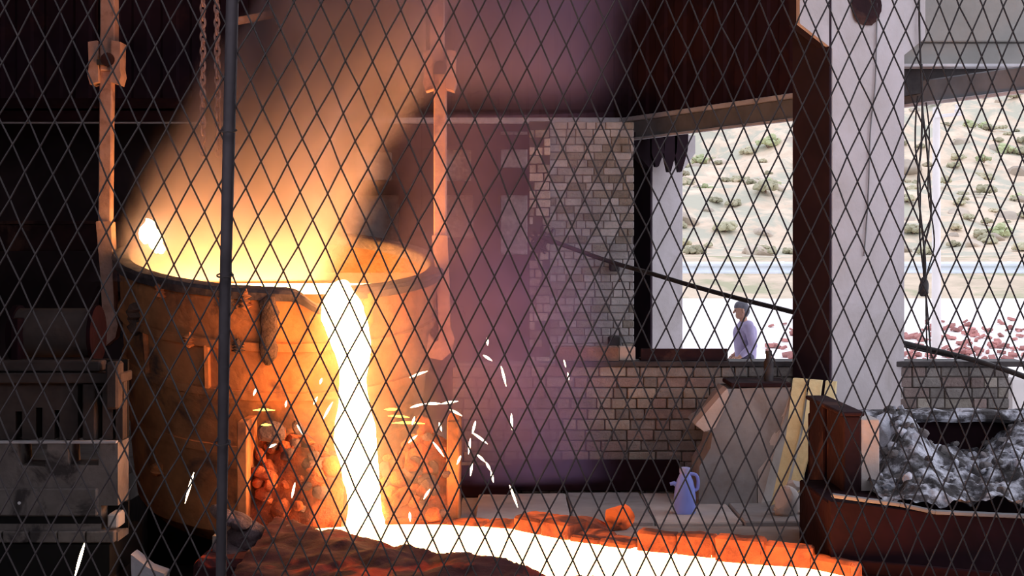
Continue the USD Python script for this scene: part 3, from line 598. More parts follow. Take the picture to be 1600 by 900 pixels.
mm.part('bracket', box(x(164), x(184), YM, YM+.2, z(640), z(566), .02), M['machine'])
mm.part('drum', tube([P(28, 520, 12.62), P(150, 520, 12.62)], [.22, .22], 28), M['machine'])
mm.part('drum_flange', tube([P(24, 522, 12.62), P(32, 522, 12.62)], .26, 28), M['darkrust'])
mm.part('drum_flange', tube([P(148, 522, 12.62), P(154, 522, 12.62)], .26, 28), M['darkrust'])
mm.part('column', box(x(-4), x(10), YM+.3, YM+.5, z(690), z(500), .01), M['darkrust'])

# ================================================================ right: concrete chute, boards, bin, jug
ch = Thing('concrete_chute', 'lumpy grey concrete chute block beside the blue jug', 'concrete block', (1.9, 13.8, 0))
YC = 13.7
q = lambda pts, Y=YC: [(PX(a, Y), PZ(b, Y)) for a, b in pts]
ch.part('body', rough_up(prism(sg.Polygon(q([(1137, 608), (1236, 604), (1212, 700), (1184, 735), (1184, 806), (1092, 806), (1093, 729), (1110, 700), (1114, 676), (1100, 673), (1085, 664), (1092, 656), (1110, 645), (1122, 628)])), YC, YC+.6), .022, 3.2, 4, edge=.12), M['block'], smooth=35)
wd = trimesh.convex.convex_hull(np.array([P(1184, 735, YC), P(1184, 808, YC), P(1238, 606, YC+.02), P(1262, 612, YC+.5), P(1210, 806, YC+.45), P(1255, 800, YC+.6), P(1212, 700, YC), P(1240, 610, YC+.6), P(1186, 806, YC+.6)]))
ch.part('side_face', rough_up((wd.vertices, wd.faces), .012, 4, 3, edge=.12), M['block_l'], smooth=35)
ch.part('ridge', rough_up(prism(sg.Polygon(q([(1086, 663), (1136, 607), (1140, 622), (1118, 668), (1100, 674)], YC-.06)), YC-.07, YC+.2), .015, 5, 8, edge=.1), M['block_l'], smooth=35)
ch.part('top_strip', box(PX(1142, YC), PX(1236, YC), YC-.02, YC+.55, PZ(605, YC), PZ(598, YC), .008), M['rust'])
bo = Thing('steel_flask', 'small dark steel flask standing on the chute top', 'flask', (PX(1201, 13.9), 13.9, PZ(598, 13.7)))
k = 13.9/F
hb = PZ(548, 13.9)-PZ(598, 13.7)
bo.part('body', place(lathe([(.001, 0), (7*k, 0), (7.5*k, .02), (7.5*k, hb*.62), (5*k, hb*.74), (.001, hb*.74)], 20), bo.loc), M['steel'])
bo.part('neck', place(lathe([(4*k, hb*.7), (4*k, hb*.9), (5*k, hb*.9), (5*k, hb), (.001, hb)], 16), bo.loc), M['steel'])
gb = 'yellow boards leaning on the chute'
for i, (t0, t1, b0, b1, yb) in enumerate(((1239, 1261, 1204, 1221, 790), (1265, 1284, 1230, 1248, 775), (1290, 1306, 1264, 1283, 740))):
    Yt, Yb = 13.74-.05*(i == 1), 13.36-.05*(i == 1)
    A = [P(t0, 591+2*i, Yt), P(t1, 593+2*i, Yt), P(b1, yb-6, Yb), P(b0, yb, Yb)]
    mid = [(A[0]*.55+A[3]*.45)+V(.03, 0, 0), (A[1]*.55+A[2]*.45)+V(.03, 0, 0)]
    ptsf = [A[0], A[1], mid[1], A[2], A[3], mid[0]]; bk = [p+V(.03, .07, 0) for p in ptsf]
    vv = np.array(ptsf+bk); ff = [(0, 5, 1), (1, 5, 2), (5, 4, 2), (2, 4, 3)]; ff += [(b+6, a+6, c+6) for a, b, c in ff]
    for a in range(6): b = (a+1) % 6; ff += [(a, b, b+6), (a, b+6, a+6)]
    single('yellow_board', (vv, np.array(ff)), M['yellow'], ['yellow board leaning nearest the concrete chute', 'middle one of the three leaning yellow boards', 'short yellow board nearest the pale pillar'][i], 'board', smooth=False)
for i, (px, py, s) in enumerate(((1228, 785, .15), (1240, 760, .08), (1215, 800, .07), (1246, 806, .08))):
    single('pale_stone', place(rock(80+i, (s*.9, s*.8, s), 2), P(px, py, 13.1+.1*i), (.3*i, .2, .5*i)), M['block_l'], 'pale broken stone under the yellow boards, '+['largest', 'upper small one', 'left small one', 'right small one'][i], 'stone', smooth=20)
# blue jug
jb = G(1070, 808); jb[2] = .03; jk = jb[1]/F
jug = Thing('plastic_jug', 'light blue plastic jug with handle on the deck before the chute', 'jug', jb)
H_ = 73*jk
body = place(lathe([(.001, 0), (15*jk, 0), (17*jk, .015), (17.5*jk, H_*.35), (16*jk, H_*.55), (13*jk, H_*.72), (9*jk, H_*.84), (7.5*jk, H_*.88), (.001, H_*.88)], 28), jb, (0, 0, .2), (1, .75, 1))
jug.part('body', body, M['blue'], smooth=40)
jug.part('cap', place(lathe([(8*jk, H_*.87), (8.6*jk, H_*.9), (8.2*jk, H_*.99), (6*jk, H_), (.001, H_)], 20), jb, (0, 0, 0), (1, .8, 1)), M['cap'])
jug.part('handle', tube(spline([jb+V(a*jk, 0, b*H_) for a, b in ((7, .86), (17, .84), (21, .7), (20, .55), (15, .5))], 16), 2.6*jk, 8), M['blue'])
jug.part('spout', tube([jb+V(-11*jk, 0, H_*.6), jb+V(-17*jk, 0, H_*.66), jb+V(-23*jk, 0, H_*.64)], [4*jk, 3.4*jk, 2.6*jk], 10), M['blue'])

# bin
BY = 11.3
bn = Thing('ash_bin', 'rust red steel bin heaped with grey ash at the right edge', 'bin', (3.1, 11.8, 0))
X0, X1, XR = PX(1318, BY), PX(1346, BY), 5.6
ztop = PZ(650, BY)
bn.part('end_box', rough_up(cat(box(X0, X1, BY, BY+1.3, 0, ztop, .012)), .004, 3, 1, edge=.3), M['rust'], smooth=25)
bn.part('rib', box(X0-.02, X0+.02, BY+.6, BY+.66, .5, ztop, .006), M['darkrust'])
bn.part('base_box', rough_up(box(2.43, X1+.1, 10.81, 11.9, 0, .56, .012), .004, 3, 4, edge=.3), M['darkrust'], smooth=25)
bn.part('top_flange', box(X0-.03, X1+.02, BY-.03, BY+1.33, ztop, ztop+.035, .01), M['rust'])
bn.part('inner_wall', box(X1, X1+.15, BY+.02, BY+1.3, .4, ztop-.03, .006), M['block_l'], label='pinkish inner plate')
fw = prism([(2.43, 0), (XR, 0), (XR, PZ(812, 10.6)), (PX(1600, 10.7), PZ(806, 10.7)), (PX(1460, 10.8), PZ(800, 10.8)), (PX(1405, 11.0), PZ(788, 11)), (PX(1310, 11), PZ(776, 11)), (2.43, PZ(774, 11))], 10.72, 10.80)
bn.part('front_wall', rough_up(fw, .004, 4, 5, edge=.3), M['darkrust'], smooth=25)
for a, b in (((1300, 774, 10.72), (1405, 788, 10.72)), ((1405, 788, 10.72), (1460, 800, 10.72)), ((1460, 800, 10.72), (1720, 812, 10.72))):
    bn.part('front_lip', bar(P(a[0], a[1], a[2]), P(b[0], b[1], b[2]), .06, .03, .006), M['beam'])
bn.part('back_wall', box(X0, XR, 12.6, 12.66, 0, PZ(646, 12.6), .01), M['darkrust'])
bn.part('bottom_plate', box(X0, XR, 10.8, 12.6, 0, .06), M['darkrust'])
def ash(X, Y):
    px = 800+X/Y*F; t = np.clip((Y-10.8)/1.8, 0, 1); n = meshkit.fbm(np.stack([X*3.2, Y*3.2, 0*X], -1), 5, 9); n2 = meshkit.fbm(np.stack([X*9, Y*9, 0*X], -1), 3, 4)
    z = .57+.12*t
    z = z+.42*np.exp(-((px-1385-75*(1-t))/40)**2)*np.clip(t*1.6, 0, 1)+.30*np.clip((px-1530)/60, 0, 1)*np.clip(t*1.25-.15, 0, 1)
    z = z+.06*np.exp(-((px-1480)/50)**2)*t
    return z+.24*(n-.5)+.11*(n2-.5)
single('ash_heap', grid(np.linspace(X1+.05, XR-.02, 190), np.linspace(10.79, 12.6, 120), ash), M['ash'], 'grey blue ash and clinker heaped in the rust red bin', 'ash', kind='stuff', smooth=40)
ar = np.random.RandomState(31)
single('ash_crust', rough_up(box(X1+.05, XR, 12.42, 12.72, PZ(648, 12.6)-.05, PZ(640, 12.6), .03), .035, 6, 5, edge=.08), M['ash'], 'pale ash crust along the rear rim of the red bin', 'ash', smooth=40)
for i in range(90):
    Y = 10.85+1.7*ar.rand()**.9; px = ar.uniform(1360, 1600); X = PX(px, Y); s = ar.uniform(.02, .065)
    m = place(rock(300+i, (s, s*.8, s*.7), 1 if s < .05 else 2), V(X, Y, float(ash(np.array([[X]]), np.array([[Y]]))[0, 0])+s*.2), ar.uniform(-1, 1, 3))
    single('clinker_lump', m, M['ash_l'] if i % 3 == 0 else M['ash_d'], 'lump of clinker lying on the ash in the red bin', 'clinker', group='clinker lumps on the ash heap', smooth=20)
slabm = bar(P(1392, 712, 11.9), P(1448, 770, 11.1), .14, .1, .02); single('clinker_slab', rough_up(slabm, .02, 7, 2, edge=.07), M['ash_l'], 'long pale slab of clinker sloping down the ash heap', 'clinker', smooth=25)
single('clinker_slab', rough_up(bar(P(1378, 652, 12.1), P(1412, 712, 11.9), .26, .16, .03), .05, 6, 3, edge=.07), M['ash_l'], 'blue grey crusted clinker block against the bin plate', 'clinker', smooth=25)
# hot-lip extension: small plate right of the launder end
single('launder_end_plate', bar(G(1330, 884, .1), G(1560, 905, .1), .05, .1, .01), M['darkrust'], 'thin steel edge of the launder under the bin', 'steel plate')

# timbers on the low wall
single('wall_timber', box(PX(868, 14.65), PX(966, 14.65), 14.55, 14.75, 1.345, PZ(541, 14.65), .01), M['timber'], 'weathered timber beam on the low wall, pale cut end', 'timber')
single('wall_timber', box(PX(966, 14.65)+.004, PX(992, 14.65), 14.57, 14.73, 1.366, PZ(541, 14.65), .008), M['timber_l'], 'short pale wood block at the end of the timber beam', 'timber')
single('wall_channel', cat(box(PX(1000, 14.65), PX(1135, 14.65), 14.56, 14.60, 1.366, PZ(544, 14.65), .005), box(PX(1000, 14.65), PX(1135, 14.65), 14.6, 14.76, 1.366, 1.39)), M['rust'], 'rusty steel channel lying on the low wall', 'steel channel')
single('dark_box', box(PX(952, 18.4), PX(968, 18.4), 18.28, 18.48, PZ(424, 18.4), PZ(410, 18.4), .02), M['cable'], 'small black junction box on the sagging cable', 'junction box')
single('dark_box', box(PX(950, 18.4), PX(970, 18.4), 18.28, 18.48, PZ(542, 18.4), PZ(525, 18.4), .02), M['cable'], 'small black box low on the tall brick wall', 'junction box')
# sagging cables
def cab(name, pts, r, label): return single(name, tube(spline([P(*p) for p in pts], 40), r, 8), M['cable'], label, 'cable', smooth=True)
cab('sagging_cable', [(846, 370, 18.2), (905, 392, 18.0), (960, 411, 17.8), (1016, 427, 17.5), (1090, 449, 17.1), (1160, 468, 16.7), (1240, 488, 16.2), (1330, 514, 15.4), (1420, 538, 14.9), (1520, 562, 14.4), (1610, 592, 13.8)], .028, 'thick black cable sagging from the tall wall past the pillars')
cab('thin_cable', [(1300, 508, 15.7), (1420, 543, 15.0), (1480, 556, 14.9), (1530, 566, 14.8)], .012, 'thin black cable just below the thick one, right of the near pillar')
kn = Thing('cable_knot', 'tangled knot of wire on the buttress where the cable is tied', 'wire knot', P(848, 378, 18.25))
kr = np.random.RandomState(4)
for i in range(6):
    p0 = P(846, 378, 18.25); kn.part('loop', tube(spline([p0+kr.normal(0, 1, 3)*V(.07, .03, .1) for _ in range(7)], 24), .013, 5), M['cable'])
kn.part('tail', tube(spline([P(846, 385, 18.25), P(841, 410, 18.27), P(848, 430, 18.28), P(843, 445, 18.3)], 16), .016, 5), M['cable'])
hw_ = Thing('hanging_wires', 'loose black wires hanging from the edge beam right of the near pillar', 'wires', P(1440, 0, 14.6))
for i, (a, pts) in enumerate(((.011, [(1436, -20), (1437, 60), (1441, 160), (1440, 220), (1434, 290), (1440, 350), (1446, 420), (1442, 462)]), (.011, [(1440, 100), (1441, 160), (1449, 240), (1455, 330), (1443, 400), (1447, 465)]), (.009, [(1434, 150), (1430, 220), (1438, 300), (1437, 360), (1445, 440), (1455, 560)]), (.008, [(1447, 160), (1452, 210), (1450, 290), (1460, 380), (1447, 440), (1452, 600)]))):
    hw_.part('wire', tube(spline([P(u, w, 14.6+.03*i) for u, w in pts], 40), a, 5), M['cable'], smooth=True)
hw_.part('knot', rough_up(place(rock(9, (.05, .05, .12)), P(1444, 450, 14.6)), .02, 12), M['cable'])
single('pillar_conduit', tube(spline([npt(.62, -.02, PZ(-5, 14)), npt(.60, -.02, PZ(120, 14)), npt(.53, -.02, PZ(200, 14)), npt(.50, -.02, PZ(300, 14)), npt(.44, -.02, PZ(400, 14))], 30), .008, 6), M['beam'], 'thin grey wire running down the near pillar face', 'wire')

# ================================================================ outside
def ter(X, Y):
    n = meshkit.fbm(np.stack([X*.09, Y*.09, 0*X], -1), 5, 3); n2 = meshkit.fbm(np.stack([X*.6, Y*.6, 0*X], -1), 4, 5)
    z = np.interp(Y, [24, 42, 46, 50, 58, 75, 120, 190], [-.02, 1.13, 1.78, 2.15, 2.9, 6.6, 17.5, 36])
    return z+np.clip((Y-52)/18, 0, 1)*(5*(n-.5)+1.1*(n2-.5))+np.clip((Y-24)/10, 0, 1)*.08*(n2-.5)
yl = np.r_[np.linspace(24.4, 42.3, 30)]
single('gravel_apron', grid(np.linspace(-30, 70, 80), yl, ter), M['gravel'], 'white sunlit gravel rising to the road', 'ground', kind='structure')
single('road_verge', grid(np.linspace(-40, 90, 90), np.linspace(42.3, 53, 16), ter), M['verge'], 'tan verge under the crash barrier', 'ground', kind='structure')
single('hillside', grid(np.linspace(-70, 160, 170), np.linspace(53, 190, 110), ter), M['soil'], 'dry scrub hillside filling the view outside', 'hill', kind='structure')
gr = Thing('crash_barrier', 'pale blue steel crash barrier along the road outside', 'crash barrier', (20, 47, 1.9))
w_ = np.array([(0, -.24), (-.05, -.17), (-.05, -.1), (.03, -.03), (.03, .03), (-.05, .1), (-.05, .17), (0, .24), (.02, .24), (-.03, .17), (-.03, .1), (.05, .03), (.05, -.03), (-.03, -.1), (-.03, -.17), (.02, -.24)])
zr = PZ(420, 47)
vv = np.array([(X, 47+a, zr+b) for X in (-12, 60) for a, b in w_]); n = len(w_); ff = []
for i in range(n): j = (i+1) % n; ff += [(i, j, n+j), (i, n+j, n+i)]
gr.part('beam', (vv, np.array(ff)), M['rail'], smooth=False)
for X in np.arange(-10, 58, 3.8): gr.part('post', box(X, X+.12, 47.06, 47.2, 1.4, zr+.25, .01), M['rail'])
lp = Thing('lamp_post', 'white concrete pole standing in the yard outside', 'pole', V(PX(1463, 30), 30, .3))
lp.part('shaft', tube([P(1463, 545, 30), P(1463, 168, 30)], [.105, .075], 14), M['pole'])
lp.part('crossarm', bar(P(1461, 182, 29.9), P(1503, 178, 29.9), .07, .07, .01), M['pole'])
lp.part('insulator', place(lathe([(.001, 0), (.06, 0), (.08, .06), (.05, .1), (.07, .16), (.001, .2)], 14), P(1497, 176, 29.9)), M['pole'])
# scrub: two kinds of bush, copied
def bush(seed, n, leafm, name, label, grp):
    r = np.random.RandomState(seed); T = Thing(name, label, 'bush', (0, 0, 0), group=grp); parts = []
    for i in range(n):
        d = r.normal(size=3); d[2] = abs(d[2]); d /= np.linalg.norm(d); s = r.uniform(.12, .26)
        parts.append(place(rock(seed*50+i, (s, s, s*.8), 1, .8), d*V(.62, .62, .42)*r.uniform(.3, 1)+V(0, 0, .18)))
    T.part('foliage', cat(*parts), leafm, smooth=False, local=True)
    st_ = [tube([V(0, 0, -.1), V(*(r.normal(0, .25, 2)), .45)], .02, 4) for _ in range(5)]
    T.part('stems', cat(*st_), M['timber'], local=True)
    return T
br = np.random.RandomState(12)
bA = bush(1, 34, M['bush'], 'scrub_bush', 'low grey green scrub bush on the dry hillside', 'scrub bushes on the hillside')
bB = bush(2, 30, M['bush_g'], 'green_bush', 'fresh green bush on the dry hillside', 'green bushes on the hillside')
def setx(T, loc, rz, s):
    T.x.ClearXformOpOrder(); T.x.AddTranslateOp(opSuffix='b').Set(Gf.Vec3d(*map(float, loc))); T.x.AddRotateZOp(opSuffix='b').Set(float(rz)); T.x.AddScaleOp(opSuffix='b').Set(Gf.Vec3f(*[float(s)]*3))
spots = []
while len(spots) < 260:
    Y = 54+86*br.rand()**1.1; px = br.uniform(1040, 1660); X = PX(px, Y); s = br.uniform(.35, 1.0)*br.uniform(.6, 1.0)
    if all((X-a)**2+(Y-b)**2 > (.75*(s+k))**2 for a, b, _, k in spots): spots.append((X, Y, br.uniform(0, 360), s))
def tz(X, Y): return float(ter(np.array([[X]]), np.array([[Y]]))[0, 0])
for i, (X, Y, rz, s) in enumerate(spots):
    if i == 0: setx(bA, (X, Y, tz(X, Y)), rz, s)
    else: copy_of(bA.path, (X, Y, tz(X, Y)), rz, scale=s)
for i in range(14):
    Y = br.uniform(58, 100); X = PX(br.choice([1535, 1580, 1100, 1200])+br.normal(0, 22), Y); s = br.uniform(.6, 1.1)
    if i == 0: setx(bB, (X, Y, tz(X, Y)), 0, s)
    else: copy_of(bB.path, (X, Y, tz(X, Y)), br.uniform(0, 360), scale=s)
hs = Thing('hill_rock', 'weathered pale rock on the dry hillside', 'rock', (0, 0, 0), group='rocks on the hillside'); hs.part('stone', rock(4, (.7, .55, .4)), M['stone'], local=True, smooth=25)
for i in range(90):
    Y = 54+80*br.rand(); X = PX(br.uniform(1040, 1660), Y); s = br.uniform(.4, 1.3)
    if i == 0: setx(hs, (X, Y, tz(X, Y)), 0, s)
    else: copy_of(hs.path, (X, Y, tz(X, Y)), br.uniform(0, 360), scale=s)
# red brick rubble in the yard, right
rb = Thing('red_brickbat', 'broken red brick on the white gravel beyond the low wall', 'brick', (0, 0, 0), group='red brickbats in the yard'); rb.part('brick', rough_up(box(-.13, .13, -.07, .07, -.02, .07, .012), .012, 9, 2, edge=.09), M['redbrick'], local=True, smooth=25)
for i in range(170):
    py = 500+66*br.rand()**.7; px = br.uniform(1400, 1640) if i > 14 else br.uniform(1200, 1240); zz = 0.0
    Y = 4.003/(.0639+(py-400)/F); g = V(PX(px, Y), Y, tz(PX(px, Y), Y))
    loc = g+V(0, 0, .03)
    if i == 0: setx(rb, loc, 20, 1)
    else: copy_of(rb.path, loc, rot=(br.uniform(-30, 30), br.uniform(-30, 30), br.uniform(0, 360)), scale=br.uniform(.35, .95))
single('white_block', box(PX(1578, 16.5), PX(1640, 16.5), 16.5, 17.2, 0, PZ(590, 16.5), .03), M['pole'], 'white painted block beyond the end of the low wall', 'concrete block')

# ================================================================ person
def hullchain(bones):
    out = []
    for a, ra, b, rb_ in bones:
        s = [m3.Manifold.sphere(r_, 20).translate(tuple(map(float, c_))) for c_, r_ in ((a, ra), (b, rb_))]
        out.append(m3.Manifold.batch_hull(s))
    return m3.Manifold.batch_boolean(out, m3.OpType.Add)
def soft(man, edge, it=10):
    m = man.refine_to_length(edge).to_mesh(); t = trimesh.Trimesh(m.vert_properties[:, :3], m.tri_verts); trimesh.smoothing.filter_taubin(t, iterations=it); return t
pb = V(PX(1165, 21), 21.0, 0)
def J(f, l, u): return V(-f, -l, u)                   # forward is -X (walking left), the left side faces the camera
jt = dict(pel=J(0, 0, .96), che=J(.02, 0, 1.3), nek=J(.03, 0, 1.47), hed=J(.06, 0, 1.63), shl=J(-.01, .19, 1.42), shr=J(-.01, -.19, 1.42), ell=J(-.07, .25, 1.13), elr=J(-.02, -.24, 1.13), hal=J(.13, .22, .95), har=J(.12, -.2, .98),
          hil=J(0, .1, .92), hir=J(0, -.1, .92), knl=J(.14, .1, .52), knr=J(.0, -.1, .5), anl=J(.12, .1, .09), anr=J(-.2, -.1, .12))
j = jt
head = [(j['hed'], .092, j['hed']+J(.015, 0, .03), .095), (j['hed']+J(.03, 0, -.06), .06, j['hed']+J(.045, 0, -.075), .045), (j['hed']+J(.098, 0, .01), .012, j['hed']+J(.118, 0, -.022), .016)]
head += [(j['hed']+J(-.005, s*.088, .02), .022, j['hed']+J(-.01, s*.092, -.015), .016) for s in (-1, 1)]
hand = []
for s, w, e in ((1, j['hal'], j['ell']), (-1, j['har'], j['elr'])):
    d = norm(w-e); side = V(0, -s, 0); n_ = np.cross(d, side); pc = w+d*.05
    hand += [(w, .027, pc, .032), (pc-n_*.02, .02, pc+n_*.025, .02)]
    for i, L in enumerate((.06, .072, .068, .052)):
        o = pc+d*.03+n_*(.03-.02*i); q_ = o+d*L*.6; hand += [(o, .0095, q_, .009), (q_, .009, q_+d*L*.35-side*L*.3, .008)]
    hand += [(pc+n_*.03-d*.02, .012, pc+n_*.06+d*.015, .0095), (pc+n_*.06+d*.015, .0095, pc+n_*.062+d*.04, .0085)]
body_b = head+hand+[(j['nek'], .056, j['hed']+J(-.01, 0, -.03), .06), (j['pel'], .13, j['che'], .15), (j['che'], .14, j['nek'], .06)]
for s in 'lr':
    body_b += [(j['che'], .09, j['sh'+s], .06), (j['sh'+s], .055, j['el'+s], .042), (j['el'+s], .042, j['ha'+s], .028), (j['pel'], .12, j['hi'+s], .09), (j['hi'+s], .085, j['kn'+s], .058), (j['kn'+s], .055, j['an'+s], .038), (j['an'+s], .04, j['an'+s]+J(.13, 0, -.06), .028)]
pr = Thing('person', 'person in a mauve grey shirt walking left across the white yard', 'person', pb)
def pp(name, man, edge, m_, under=None): 
    t = soft(man, edge); return pr.part(name, (np.array(t.vertices)+pb, t.faces), m_, smooth=True, under=under)
pp('body', hullchain(body_b), .02, M['skin'])
sb_ = [(j['pel']+V(0, 0, -.02), .155, j['che'], .17), (j['che'], .16, j['nek']+V(0, 0, -.05), .085), (j['che']+J(-.06, 0, .02), .13, j['pel']+J(-.03, 0, .0), .13)]
for s in 'lr': sb_ += [(j['che'], .12, j['sh'+s], .08), (j['sh'+s], .078, j['el'+s], .062), (j['el'+s], .062, j['el'+s]*.25+j['ha'+s]*.75, .045)]
pp('shirt', hullchain(sb_), .02, M['shirt'])
tb = [(j['pel'], .15, j['pel']+V(0, 0, -.05), .15)]
for s in 'lr': tb += [(j['pel'], .14, j['hi'+s], .11), (j['hi'+s], .105, j['kn'+s], .08), (j['kn'+s], .08, j['an'+s]+V(0, 0, .02), .062)]
pp('trousers', hullchain(tb), .02, M['trousers'])
hb_ = [(j['hed']+J(-.015, 0, .045), .1, j['hed']+J(.02, 0, .06), .092), (j['hed']+J(-.04, 0, 0), .085, j['hed']+J(-.045, 0, -.04), .06)]
pp('hair', hullchain(hb_), .02, M['hair'])
for s in 'lr': pp('shoe', hullchain([(j['an'+s]+J(-.03, 0, -.035), .045, j['an'+s]+J(.15, 0, -.05), .035)]), .02, M['shoe'])
for s in (-1, 1): pr.part('eye', place(trimesh.creation.icosphere(1, .012), pb+j['hed']+J(.093, s*.036, .012)), M['eye'])

# ================================================================ spatter
sg_ = {'a': ('bright molten droplet flying off between the stream and the brick wall', 'molten droplets right of the stream'), 'b': ('bright molten droplet flying off left of the stream', 'molten droplets left of the stream'), 'c': ('bright molten droplet over the glowing rubble', 'molten droplets over the rubble')}
def spark(x0, y0, x1, y1, Y, g, m_='spark', w=2.0, lab=None):
    a, b = P(x0, y0, Y), P(x1, y1, Y-.05); t = np.linspace(0, 1, 7); r = w*Y/F*np.array([.25, .7, .95, 1, .9, .6, .2])
    p = a+np.outer(t, b-a)+np.outer(np.sin(t*np.pi)*.02*np.linalg.norm(b-a), (0, 0, 1))
    single('molten_droplet', tube(p, r, 6), M[m_], lab or sg_[g][0], 'molten droplet', group=None if lab else sg_[g][1], smooth=True)
for s in ((761, 528, 762, 540), (755, 555, 769, 564), (783, 572, 791, 604), (799, 646, 800, 672), (743, 658, 738, 678), (738, 676, 762, 694), (735, 685, 732, 710), (745, 710, 758, 722), (759, 722, 767, 736), (767, 736, 771, 754), (796, 758, 809, 793), (703, 640, 722, 650), (738, 722, 735, 744), (640, 590, 668, 580)):
    spark(*s, 12.5, 'a')
for s in ((641, 637, 664, 631), (664, 631, 690, 631), (690, 631, 716, 627), (600, 640, 625, 640), (606, 650, 640, 652), (612, 661, 664, 662), (648, 651, 644, 664), (686, 660, 690, 674), (676, 690, 694, 714), (638, 692, 652, 680), (662, 780, 672, 764), (640, 800, 641, 815), (720, 712, 714, 726)):
    spark(*s, 12.45, 'c', 'spark_y' if s[1] in (640, 650, 661) else 'spark')
for s in ((396, 618, 401, 606), (446, 636, 448, 626), (490, 632, 496, 620), (505, 655, 520, 628), (464, 664, 476, 682), (395, 641, 430, 641), (408, 664, 424, 664), (456, 778, 461, 754), (418, 700, 432, 694), (500, 600, 503, 591)):
    spark(*s, 12.4, 'b', 'spark_y' if s[1] == s[3] else 'spark')
spark(881, 562, 884, 574, 12.5, 'a', w=1.2, lab='tiny molten droplet high before the low brick wall'); spark(887, 582, 889, 594, 12.5, 'a', w=1.3, lab='second tiny droplet just under the one before the low brick wall')
spark(303, 738, 289, 787, 12.0, 'b', w=2.2, lab='long bright molten sliver falling before the dark ladle side'); spark(133, 846, 116, 905, 11.5, 'b', w=2.6, lab='long bright molten sliver at the bottom left corner')

# ================================================================ fence
FA, FB = V(PX(-40, 2.5), 2.5, 0), V(PX(1640, 2.74), 2.74, 0)
fn = norm(np.cross(FB-FA, (0, 0, 1)))
def onf(px, py):
    d = V((px-800)/F, 1, -(py-HOR)/F); o = V(0, 0, CH); t = ((FA-o) @ fn)/(d @ fn); return o+d*t
xs_ = [521.0]; hs_ = lambda x: .5*np.interp(x, [0, 500, 1060, 1350, 1600], [44, 42, 37.2, 35, 33])
while xs_[-1] < 2450: xs_.append(xs_[-1]+hs_(xs_[-1]))
left = [521.0]
while left[-1] > -750: left.append(left[-1]-hs_(left[-1]))
col = left[::-1]+xs_[1:]; c0 = len(left)-1
tilt = lambda x: 51+np.interp(x, [0, 521, 900, 1300, 1600], [-38, 0, 20, 35, 38])
jit = np.random.RandomState(6)
def node(a, b):
    bx = col[a]-2.0*b*np.interp(col[a], [0, 1000, 1600], [1, .7, .25])
    h = np.interp(col[a], [0, 521, 1060, 1600], [42.3, 42.0, 39.5, 39.5])
    return bx, tilt(col[a])+h*b
fence = Thing('mesh_fence', 'dark diamond wire mesh fence across the whole view', 'fence', (FA+FB)/2)
nodes3 = {}
for a in range(len(col)):
    for b in range(-14, 34):
        if (a-c0+b) % 2 == 0: nodes3[a, b] = onf(*node(a, b))+np.array([jit.normal(0, .0009), 0, jit.normal(0, .0009)])
def strand(sign):
    ms = []
    for a0 in range(-50, len(col)+50):
        run = [nodes3[a0+sign*(b+14), b] for b in range(-14, 34) if (a0+sign*(b+14), b) in nodes3]
        if len(run) > 1:
            run = np.array(run); run[:, 1] += .0012*sign
            ms.append(tube(run, .0016, 5))
    return ms
for s in (1, -1):
    for w in strand(s): fence.part('wire', w, M['wire'], smooth=True)
px_ = [(374, -420), (365, -30), (358, 250), (352, 500), (346, 930), (340, 1300)]
fence.part('post', tube([onf(*p)-fn*.014*-1*(-1)+V(0, -.012, 0) for p in px_], [.012, .0118, .0112, .0105, .0095, .0095], 16), M['post'], smooth=True)
for py in (205, 430, 690): 
    q0 = onf(np.interp(py, [-30, 250, 500, 930], [365, 358, 352, 346]), py)+V(0, -.012, 0); a = np.linspace(0, 2*np.pi, 12, endpoint=False)
    fence.part('tie_wire', tube(q0+np.c_[.0145*np.cos(a), .0145*np.sin(a), .004*np.sin(a)], .0016, 5, closed=True), M['wire'])

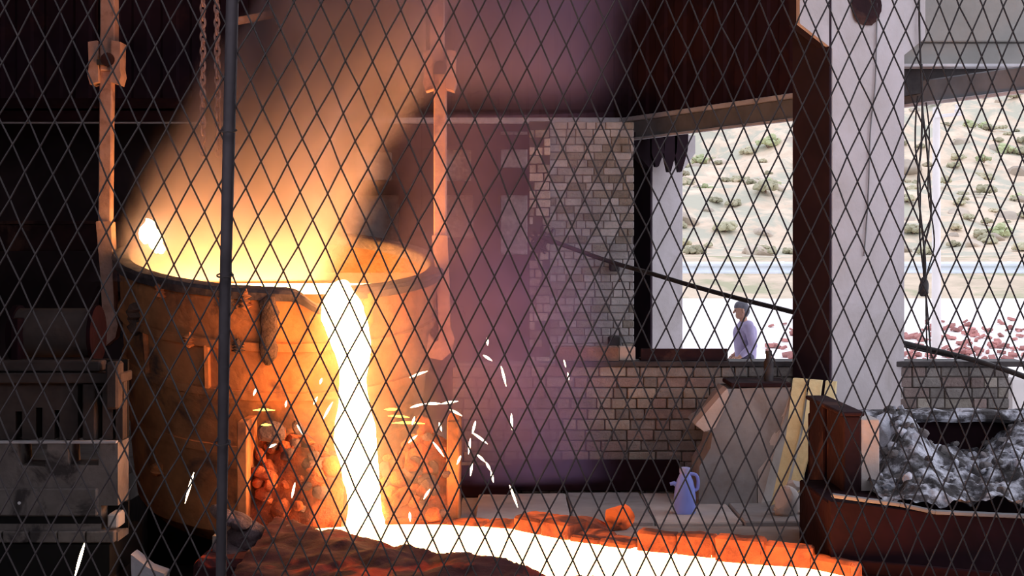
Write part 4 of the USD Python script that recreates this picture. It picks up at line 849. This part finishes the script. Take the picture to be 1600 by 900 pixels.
# ================================================================ fume
def hull_box(x0, x1, y0, y1, z0, z1): return box(x0, x1, y0, y1, z0, z1)
PL0, PL1 = V(PX(360, 14.5), 14.5, 2.45), V(PX(560, 14.5), 14.6, 5.09)
sm1 = smoke('plume_fume', PL0, PL1, 1.28, 1.2, 1.2, 2.2, (.92, .75, .93), .75, edge=(.6, 1.02), lo=.34, hi=.6, roll=.75, top=(2.6, 5.0, 1.0, 2.4))
vs = []
for z, k in ((2.2, 0), (7.2, 1)):
    t = (z-2.45)/2.64; c = PL0+(PL1-PL0)*t; hw = (1.28+(1.2-1.28)*t)*1.45
    vs += [(c[0]-hw, 14.5-1.3, z), (c[0]+hw, 14.5-1.3, z), (c[0]+hw, 14.6+1.35, z), (c[0]-hw, 14.6+1.35, z)]
pm = trimesh.convex.convex_hull(np.array(vs))
single('fume_plume', (pm.vertices, pm.faces), sm1, 'dense fire lit fume plume rising from the ladle', 'smoke', kind='stuff', smooth=False)
h0, h1 = P(795, 640, 13.6), P(765, 120, 13.6)
sm2 = smoke('purple_fume', h0, h1, 1.05, 1.35, .62, 2.6, (.66, .50, 1.0), 1.3, edge=(.25, 1.05), lo=.22, hi=.7, top=(1.75, 3.1, 1.0, .22))
single('purple_fume', hull_box(-1.9, 1.4, 12.98, 14.22, .3, 3.8), sm2, 'thin purple fume drifting before the low brick wall', 'smoke', kind='stuff', smooth=False)
sm4 = smoke('violet_haze', P(790, 170, 13.6), P(770, 0, 13.6), 1.3, 1.5, .62, 1.5, (.70, .56, 1.0), 1.0, edge=(.3, 1.05), lo=.2, hi=.7, top=(3.85, 4.3, .12, 1.0))
single('violet_haze', hull_box(-2.1, 1.6, 12.98, 14.22, 3.8, 6.8), sm4, 'violet haze hanging high under the roof beside the right hanger', 'smoke', kind='stuff', smooth=False)

sm3 = smoke('stream_fume', P(590, 800, 12.7), P(570, 440, 12.7), 1.0, .7, .6, .75, (.95, .83, .82), 1.6, edge=(.15, 1.0), lo=.2, hi=.6)  # thin haze added to imitate the glow halo of the stream
single('stream_fume', hull_box(-2.3, -.5, 12.1, 12.95, .1, 2.3), sm3, 'thin haze added around the falling stream to give its glow a halo', 'smoke', kind='stuff', smooth=False)
